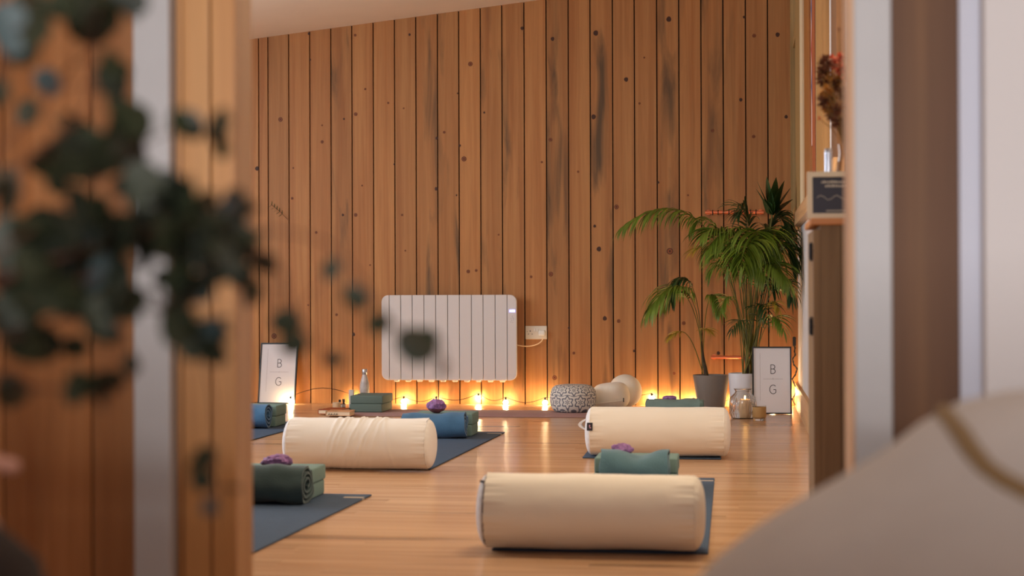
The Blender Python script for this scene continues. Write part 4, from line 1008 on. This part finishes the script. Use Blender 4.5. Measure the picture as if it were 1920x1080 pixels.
sb, hb1, hb2, hb3 = MB(), MB(), MB(), MB()
rnd = random.Random(4)
tgt = [(1575, 108, 3), (1548, 128, 1), (1560, 118, 3), (1577, 130, 3), (1540, 150, 1), (1552, 155, 1), (1571, 150, 2), (1545, 185, 1), (1560, 180, 2), (1580, 175, 1), (1553, 200, 2), (1570, 205, 1), (1585, 200, 2), (1566, 228, 1), (1536, 222, 3), (1578, 232, 1), (1573, 55, 1), (1600, 120, 2), (1610, 170, 1), (1600, 210, 2), (1538, 135, 1), (1548, 170, 2), (1542, 190, 1), (1558, 215, 1), (1590, 140, 3), (1562, 160, 1), (1556, 140, 2), (1548, 118, 1)]
for (px, py, kd) in tgt:
    e = wy(px, py, Y+rnd.uniform(-.05, .05)); e.x = min(e.x, XR-.02)
    s0 = Vector((c.x, Y, zt+.02)); s1 = Vector((c.x, Y, zt+.21))
    sb.tube([s0, s1, s1.lerp(e, .5)+Vector((0, 0, .01)), e], .0012, 5)
    mb = MB(); R_ = rnd.uniform(.017, .024) if kd < 3 else rnd.uniform(.014, .024)
    if px == 1573 or px == 1536: R_ = .008
    for k in range(70 if R_ > .01 else 20):
        d = Vector((rnd.gauss(0, 1), rnd.gauss(0, 1), rnd.gauss(0, 1))).normalized(); leaflet(mb, e+d*R_*.2, d, R_*1.0, R_*.22, .1, 3)
    mb.v = [(min(v[0], XR-.003), v[1], v[2]) for v in mb.v]
    fh = mb.build('flower_head', mat(*{1: ('dry_brown', (112, 62, 34)), 2: ('dry_ochre', (176, 118, 42)), 3: ('dry_rust', (196, 92, 60))}[kd], .8, noise_amt=.3, noise_scale=60), t)
    fh['label'] = {1: 'dark brown dried flower head', 2: 'ochre dried flower head', 3: 'rust red dried flower head'}[kd]
sb.build('stems', mat('dry_stem', (130, 96, 50), .8), t)
# two lit fairy bulbs on a wire on the far side of the flowers
c = wx(1568, 283, XR-.022); c2 = wx(1571, 265, XR-.022); 
t = thing('fairy_lights', 'two tiny lit bulbs on a wire on the right wall below the dried flowers', 'string lights', (XR-.022, c.y, c.z))
for q in (c, c2):
    b = MB(); b.sphere(q, .0055, 8); b.build('bulb', emat('tiny_bulb', (255, 196, 120), 14), t)
b = MB(); b.tube([c+Vector((.015, .0, -.25)), c+Vector((.01, 0, -.05)), c+Vector((.009, 0, 0)), c2+Vector((.009, 0, 0)), c2+Vector((.012, 0, .12)), c2+Vector((.015, 0, .5))], .0014, 5); b.build('wire', M_WIRE, t)

# ------------------------------------------------------------------ foreground: cream bean bag at lower right
C = at(1985, 760, 1.52); C.z = 0
t = thing('bean_bag', 'large out-of-focus cream bean bag filling the lower right corner', 'bean bag', C)
M_BAG = mat('bag_cloth', (208, 200, 194), .9, noise_amt=.05, noise_scale=8, bump=.3, bump_scale=20)
raw = [(0, .652), (.05, .650), (.09, .640), (.125, .620), (.16, .592), (.20, .566), (.24, .542), (.28, .516), (.32, .484), (.37, .43), (.42, .35), (.455, .25), (.465, .15), (.44, .06), (.38, .006)]
b = MB(); b.lathe([(max(r, .002), z) for r, z in raw], C, 96, fn=lambda r, h, a: r*(1-.018*abs(math.cos(4*a))**12*(1 if r > .08 else 0)+.02*noise.noise(Vector((math.cos(a)*2, math.sin(a)*2, h*4)))))
b.build('cover', M_BAG, t, angle=80)
b = MB()
def bagpt(a, k):
    k0 = int(k); r = raw[k0][0]+(raw[min(k0+1, 14)][0]-raw[k0][0])*(k-k0); z = raw[k0][1]+(raw[min(k0+1, 14)][1]-raw[k0][1])*(k-k0)
    return Vector((C.x+(r+.003)*math.cos(a), C.y+(r+.003)*math.sin(a), z+.003))
def bag_r(z):
    for (r0, z0), (r1, z1) in zip(raw, raw[1:]):
        if z1 <= z <= z0: return r0+(r1-r0)*(z0-z)/max(1e-6, z0-z1)
    return 0
def on_bag(px, py):
    d = ray(px, py)
    for k in range(900, 2000):
        p = CAMP+d*(k/1000)
        if math.hypot(p.x-C.x, p.y-C.y) <= bag_r(p.z)*1.0: return p
    return None
sp = [on_bag(*q) for q in ((1770, 775), (1800, 812), (1822, 845), (1850, 880), (1885, 905), (1930, 928), (1990, 940), (2060, 930), (2120, 900))]
b.tube([p for p in sp if p], .009, 8)
b.build('piping', mat('bag_piping', (150, 122, 84), .8), t)

# ------------------------------------------------------------------ foreground: eucalyptus bouquet from the left
VB = at(-430, 900, .88); VB.z = 0
tbl = thing('side_table', 'small round wooden side table left of the doorway, outside the view', 'table', VB)
b = MB(); b.lathe([(.001, .40), (.12, .40), (.125, .405), (.125, .42), (.12, .425), (.001, .425)], VB, 48, closed=False); b.build('tabletop', M_TOPW, tbl)
for k in range(3):
    a = 2*PI*k/3+.4; b = MB(); b.tube([(VB.x+.07*math.cos(a), VB.y+.07*math.sin(a), .40), (VB.x+.11*math.cos(a), VB.y+.11*math.sin(a), .0)], .012, 8, taper=.7); b.build('leg', M_TOPW, tbl)
eu = thing('eucalyptus_bouquet', 'blurred eucalyptus branches reaching in from the left foreground', 'plant', (VB.x, VB.y, .426))
b = MB(); pr = [(.04, 0), (.055, .01), (.062, .07), (.045, .14), (.028, .18), (.034, .20)]
b.lathe([(.001, 0)]+pr+[(r-.004, max(h, .006)) for r, h in pr[::-1]]+[(.001, .006)], (VB.x, VB.y, .426), 32, closed=False); b.build('vase', mat('stoneware', (120, 112, 100), .6), eu)
st = MB(); lv = MB(); rnd = random.Random(11)
def catmull(P, n=8):
    out = []
    for i in range(len(P)-1):
        p0, p1, p2, p3 = P[max(i-1, 0)], P[i], P[i+1], P[min(i+2, len(P)-1)]
        for k in range(n):
            t = k/n; out.append(.5*((2*p1)+(-p0+p2)*t+(2*p0-5*p1+4*p2-p3)*t*t+(-p0+3*p1-3*p2+p3)*t**3))
    out.append(P[-1]); return out
def eleaf(c, d, r, kind, face=0):
    d = d.normalized(); nrm = Vector((rnd.gauss(0, 1), rnd.gauss(-1.2, .8), rnd.gauss(0, .8))) if not face else Vector((rnd.gauss(.1, .25), -1, rnd.gauss(0, .25)))
    if face: d = Vector((d.x, d.y*.2, d.z)).normalized()
    s = d.cross(nrm)
    if s.length < .1: s = d.cross(Vector((0, 0, 1)))
    s.normalize(); nn = d.cross(s); lv.cm = kind; vs = [c+d*r*1.0]; n = 12
    for k in range(n):
        a = 2*PI*k/n; u = .5+.5*math.cos(a); vs.append(c+d*r*(1-1.02*math.cos(a))*1.0+s*r*.80*math.sin(a)+nn*r*.22*math.sin(a)**2)
    lv.add(vs, [(0, 1+k, 1+(k+1) % n) for k in range(n)])
SP = []
def stem(px, z0, z1, root=True, twig=.0015):
    P = []
    for i, (x, y) in enumerate(px): P.append(at(x, y, .2+z0+(z1-z0)*i/(len(px)-1)))
    if root: P = [Vector((VB.x, VB.y, .50)), Vector((VB.x+rnd.uniform(-.02, .02), VB.y, .63))]+P
    pts = catmull(P); st.tube(pts, twig, 6, taper=.45); SP.extend(pts)
def cluster(x, y, rp, n=1, sp=0, z=1.15, kind=None):
    for k in range(n):
        zz = z+rnd.uniform(-.05, .05); xx, yy = x+rnd.uniform(-sp, sp), y+rnd.uniform(-sp, sp)
        p = at(xx, yy, zz); rr = rp/FP*zz*rnd.uniform(.85, 1.1)
        q = min(SP, key=lambda v: (v-p).length); d = (p-q)
        if d.length < .01: d = Vector((rnd.gauss(0, 1), rnd.gauss(0, .5), rnd.gauss(0, 1)))
        d.normalize(); d = (d+Vector((rnd.gauss(0, .35), rnd.gauss(0, .3), rnd.gauss(0, .35)))).normalized()
        base = p-d*rr; st.tube([q, q.lerp(base, .6)+Vector((0, 0, .002)), base], .0007, 5)
        kd = kind if kind is not None else (0 if rnd.random() < .6 else (1 if rnd.random() < .9 else 2)); eleaf(base, d, rr, kd, n == 1)
stem([(-140, 560), (0, 470), (100, 400), (190, 330), (250, 280), (330, 245), (430, 245)], .9, .96)
stem([(-140, 620), (20, 520), (150, 470), (290, 430), (380, 395), (480, 390)], .9, .95)
stem([(-140, 640), (30, 570), (170, 520), (300, 480), (430, 470), (520, 500), (545, 570), (590, 640), (618, 672)], .92, .98)
stem([(-140, 600), (60, 500), (250, 450), (430, 430), (600, 450), (680, 530), (728, 600), (790, 650), (846, 688)], .92, .98)
stem([(-160, 540), (-60, 300), (0, 130), (30, 40), (60, -40)], .9, .95)
stem([(-160, 520), (-20, 300), (60, 220), (120, 165), (200, 165), (235, 185)], .9, .95)
stem([(-120, 500), (20, 330), (110, 250), (165, 190), (172, 100), (180, 30), (210, -30)], .92, .97)
stem([(-140, 700), (0, 640), (100, 600), (190, 600), (280, 580), (340, 600), (380, 650)], .9, .95)
stem([(-140, 760), (0, 700), (60, 728), (150, 728), (210, 735), (262, 690)], .9, .96)
stem([(300, 560), (370, 650), (398, 740), (404, 830), (406, 900), (402, 990)], .95, .95, root=False, twig=.0008)
CL = [(300, 420, 26, 3, 26), (200, 540, 26, 3, 22), (420, 420, 22, 3, 22), (370, 490, 24, 3, 22), (60, 620, 28, 3, 22), (130, 230, 20, 2, 12), (360, 640, 24, 3, 18),  # x, y, radius, count, scatter
 (45, 30, 32, 4, 28), (25, 80, 24, 2, 14), (130, 10, 26, 2, 16), (185, 28, 30, 3, 18), (235, 8, 22, 2, 14), (108, 162, 26, 1, 3), (192, 150, 24, 3, 22), (225, 175, 20, 1, 8), (58, 208, 19, 1, 3), (5, 180, 18, 1, 5),
 (255, 235, 28, 2, 14), (225, 265, 28, 3, 20), (150, 290, 28, 4, 26), (95, 300, 24, 2, 16), (270, 285, 22, 1, 6), (350, 240, 19, 2, 10), (405, 240, 18, 2, 10), (430, 275, 16, 1, 4), (10, 355, 24, 3, 18), (35, 395, 20, 1, 6),
 (120, 340, 18, 1, 8), (260, 370, 26, 4, 24), (330, 385, 26, 4, 24), (390, 400, 26, 4, 22), (445, 385, 20, 2, 10), (180, 410, 30, 4, 26), (100, 460, 32, 5, 30), (30, 490, 34, 5, 26), (170, 480, 32, 5, 28), (240, 450, 30, 4, 22),
 (320, 450, 28, 3, 22), (400, 460, 28, 4, 22), (460, 440, 22, 2, 14), (480, 480, 20, 1, 10), (510, 490, 18, 1, 6), (60, 550, 34, 4, 24), (15, 600, 32, 3, 18), (140, 560, 28, 3, 18), (180, 600, 26, 3, 16), (220, 500, 22, 1, 8),
 (340, 520, 22, 2, 14), (390, 530, 20, 2, 10), (250, 560, 22, 2, 12), (330, 590, 26, 3, 18), (375, 620, 28, 4, 20), (395, 665, 22, 2, 10), (490, 560, 22, 1, 6), (470, 520, 20, 1, 6), (545, 605, 24, 1, 3), (560, 640, 18, 1, 3), (620, 672, 14, 1, 2),
 (620, 510, 17, 1, 4), (678, 560, 22, 1, 3), (727, 605, 20, 1, 3), (800, 655, 28, 1, 2), (812, 630, 15, 1, 2), (835, 688, 13, 1, 2), (150, 655, 18, 1, 6), (25, 725, 24, 2, 12), (75, 730, 18, 1, 6), (140, 725, 22, 2, 14), (185, 730, 26, 2, 12), (228, 712, 18, 1, 5), (256, 688, 17, 1, 3),
 (398, 862, 20, 1, 4), (380, 870, 14, 1, 3), (392, 908, 17, 1, 4), (430, 910, 15, 1, 4), (402, 950, 13, 1, 2), (300, 525, 15, 1, 3)]
for (x, y, rp_, n_, sp_) in CL: cluster(x, y, rp_*(1.5 if n_ < 2 else 1.75), n_ if n_ < 2 else int(n_*1.7+.5), sp_*1.25, z=1.22 if n_ < 2 else 1.15, kind=2 if (x, y) in ((108, 162), (402, 950)) else (0 if n_ < 2 else None))
st.build('stems', mat('euc_stem', (84, 46, 30), .6), eu)
lv.build('leaves', [mat('euc_leaf', (42, 48, 28), .55), mat('euc_leaf_dark', (30, 36, 24), .5), mat('euc_leaf_blue', (70, 86, 88), .6)], eu, smooth=False)

# ------------------------------------------------------------------ seated person, mostly outside the left edge
TIP = at(44, 876, 1.42)
px0, py0, pz0 = TIP
per = thing('person', 'fingertip and dark-clothed knee of a seated person at the left edge', 'person', (px0-.55, py0, 0))
def skin(name, verts, edges, m_, parent, root=0, sub=2):
    me = bpy.data.meshes.new(name); o_ = parent['_o']
    me.from_pydata([(v[0]-o_[0], v[1]-o_[1], v[2]-o_[2]) for v, r in verts], edges, []); me.materials.append(m_)
    o = bpy.data.objects.new(name, me); COL.objects.link(o); o.parent = parent; o['_o'] = list(o_)
    o.modifiers.new('skin', 'SKIN')
    if not me.skin_vertices: me.skin_vertices.new()
    for i, (v, r) in enumerate(verts):
        sv = me.skin_vertices[0].data[i]; rr = r if isinstance(r, tuple) else (r, r); sv.radius = rr; sv.use_root = (i == root)
    s_ = o.modifiers.new('sub', 'SUBSURF'); s_.levels = sub; s_.render_levels = sub
    me.polygons.foreach_set('use_smooth', [True]*len(me.polygons)); o.modifiers['skin'].use_smooth_shade = True
    return o
M_SKIN = mat('skin', (216, 156, 132), .5, noise_amt=.04, noise_scale=20)
M_CLOTH = mat('brown_knit', (52, 38, 30), .9, bump=.3, bump_scale=300)
V = []; E = []
def node(x, y, z, r, par=None):
    V.append(((px0+x, py0+y, pz0+z), r)); i = len(V)-1
    if par is not None: E.append((par, i))
    return i
pel = node(-.62, .0, -.10, .13); ab = node(-.63, 0, .06, .12, pel); ch = node(-.62, 0, .22, .13, ab); nk0 = node(-.61, 0, .36, .06, ch); nk = node(-.60, 0, .42, .05, nk0)
hd0 = node(-.585, 0, .48, (.065, .075), nk); hd1 = node(-.58, 0, .55, (.075, .092), hd0); hd2 = node(-.585, 0, .61, (.06, .075), hd1)
for s in (-1, 1):
    hip = node(-.58, s*.09, -.13, .085, pel); kn = node(-.16 if s > 0 else .03, s*.14+.03, -.165 if s > 0 else -.078, .060 if s > 0 else .092, hip); an = node(-.20, s*.14+.03, -.53, .038, kn); ft = node(-.06, s*.14+.03, -.565, .030, an)
    sh = node(-.61, s*.17, .29, .055, ch); el = node(-.44 if s < 0 else -.46, s*.20 if s > 0 else -.16, .04, .040, sh)
    if s < 0: wr = node(-.19, -.03, .015, .025, el); hand_at = wr
    else: wr = node(-.25, .16, -.05, .026, el); pm = node(-.18, .17, -.065, (.034, .016), wr); node(-.10, .17, -.085, (.018, .012), pm)
palm = node(-.125, -.012, .012, (.030, .014), hand_at)
body = None
fingers = [((-.095, .018, .014), [(-.062, .020, .010), (-.036, .010, .004), (-.016, .004, .001), (-.004, 0, 0)], .0088),
           ((-.092, .002, .012), [(-.058, .006, -.006), (-.044, .004, -.030), (-.056, .002, -.046)], .0086),
           ((-.094, -.014, .008), [(-.062, -.014, -.012), (-.052, -.014, -.034), (-.064, -.014, -.046)], .0082),
           ((-.098, -.028, .004), [(-.072, -.032, -.014), (-.066, -.032, -.030), (-.076, -.030, -.040)], .0072)]
for (b0, chain, r) in fingers:
    i = node(*b0, r*1.1, palm)
    for k, p in enumerate(chain): i = node(*p, r*(1-.07*k), i)
i = node(-.135, .030, .004, .011, palm); i = node(-.108, .046, -.008, .0095, i); node(-.084, .044, -.018, .0082, i)
skin('body', V, E, M_SKIN, per)
# clothing over torso, legs, sleeves
def sub(ids, grow): return ids
VV, EE = V[:], E[:]
keep = [i for i, (v, r) in enumerate(VV)]
def cloth(name, chain_nodes, m_, grow=.014, root=0):
    idx = {}; vs = []; es = []
    for i in chain_nodes:
        v, r = VV[i]; rr = tuple(q+grow for q in (r if isinstance(r, tuple) else (r, r))); idx[i] = len(vs); vs.append((v, rr))
    for (a, c) in EE:
        if a in idx and c in idx: es.append((idx[a], idx[c]))
    skin(name, vs, es, m_, per, root)
# node numbers: 0 pel 1 ab 2 ch 3 nk0 4 nk 5-7 head ; s=-1: 8 hip 9 kn 10 an 11 ft 12 sh 13 el 14 wr ; s=1: 15 hip 16 kn 17 an 18 ft 19 sh 20 el 21 wr 22 23
cloth('trousers', [0, 8, 9, 10, 15, 16, 17], M_CLOTH, .016)
cloth('jumper', [2, 1, 0, 3, 12, 13, 19, 20], M_CLOTH, .018, root=0)
cloth('shoes', [11, 10], M_BLACK, .014); cloth('shoes', [18, 17], M_BLACK, .014)
hc = Vector((px0-.585, py0, pz0+.555))
b = MB(); b.sphere(hc+Vector((-.028, 0, .035)), .098, 14, .98, .92, 1.0); b.sphere(hc+Vector((-.075, 0, -.05)), .065, 12, .8, 1.1, 1.5); b.build('hair', mat('hair_brown', (66, 42, 28), .6, noise_amt=.3, noise_scale=80, stretch=(1, 1, .1)), per)
b = MB()
for s in (-1, 1): b.sphere(hc+Vector((.078, s*.03, 0)), .011, 8)
b.build('eyes', mat('eye_white', (230, 226, 220), .3), per)
b = MB(); b.tube([hc+Vector((.088, 0, .012)), hc+Vector((.104, 0, -.022)), hc+Vector((.090, 0, -.030))], .009, 8); b.build('nose', M_SKIN, per)
b = MB(); b.tube([hc+Vector((.082, -.022, -.055)), hc+Vector((.090, 0, -.054)), hc+Vector((.082, .022, -.055))], .005, 8); b.build('mouth', mat('lips', (176, 96, 90), .5), per)
for s in (-1, 1):
    b = MB(); b.sphere(hc+Vector((0, s*.078, -.005)), .026, 8, .6, .35, 1.1); b.build('ear', M_SKIN, per)
st_ = thing('stool', 'low wooden stool under the seated person, outside the view', 'stool', (px0-.60, py0, 0))
b = MB(); b.lathe([(.17, pz0-.30), (.18, pz0-.295), (.18, pz0-.268), (.17, pz0-.262)], (px0-.60, py0, 0), 40); b.build('seat', M_TOPW, st_)
for k in range(4):
    a = PI/4+PI/2*k; b = MB(); b.tube([(px0-.60+.11*math.cos(a), py0+.11*math.sin(a), pz0-.30), (px0-.60+.15*math.cos(a), py0+.15*math.sin(a), 0)], .014, 8); b.build('leg', M_TOPW, st_)

for o in S.objects:
    if '_o' in o: del o['_o']
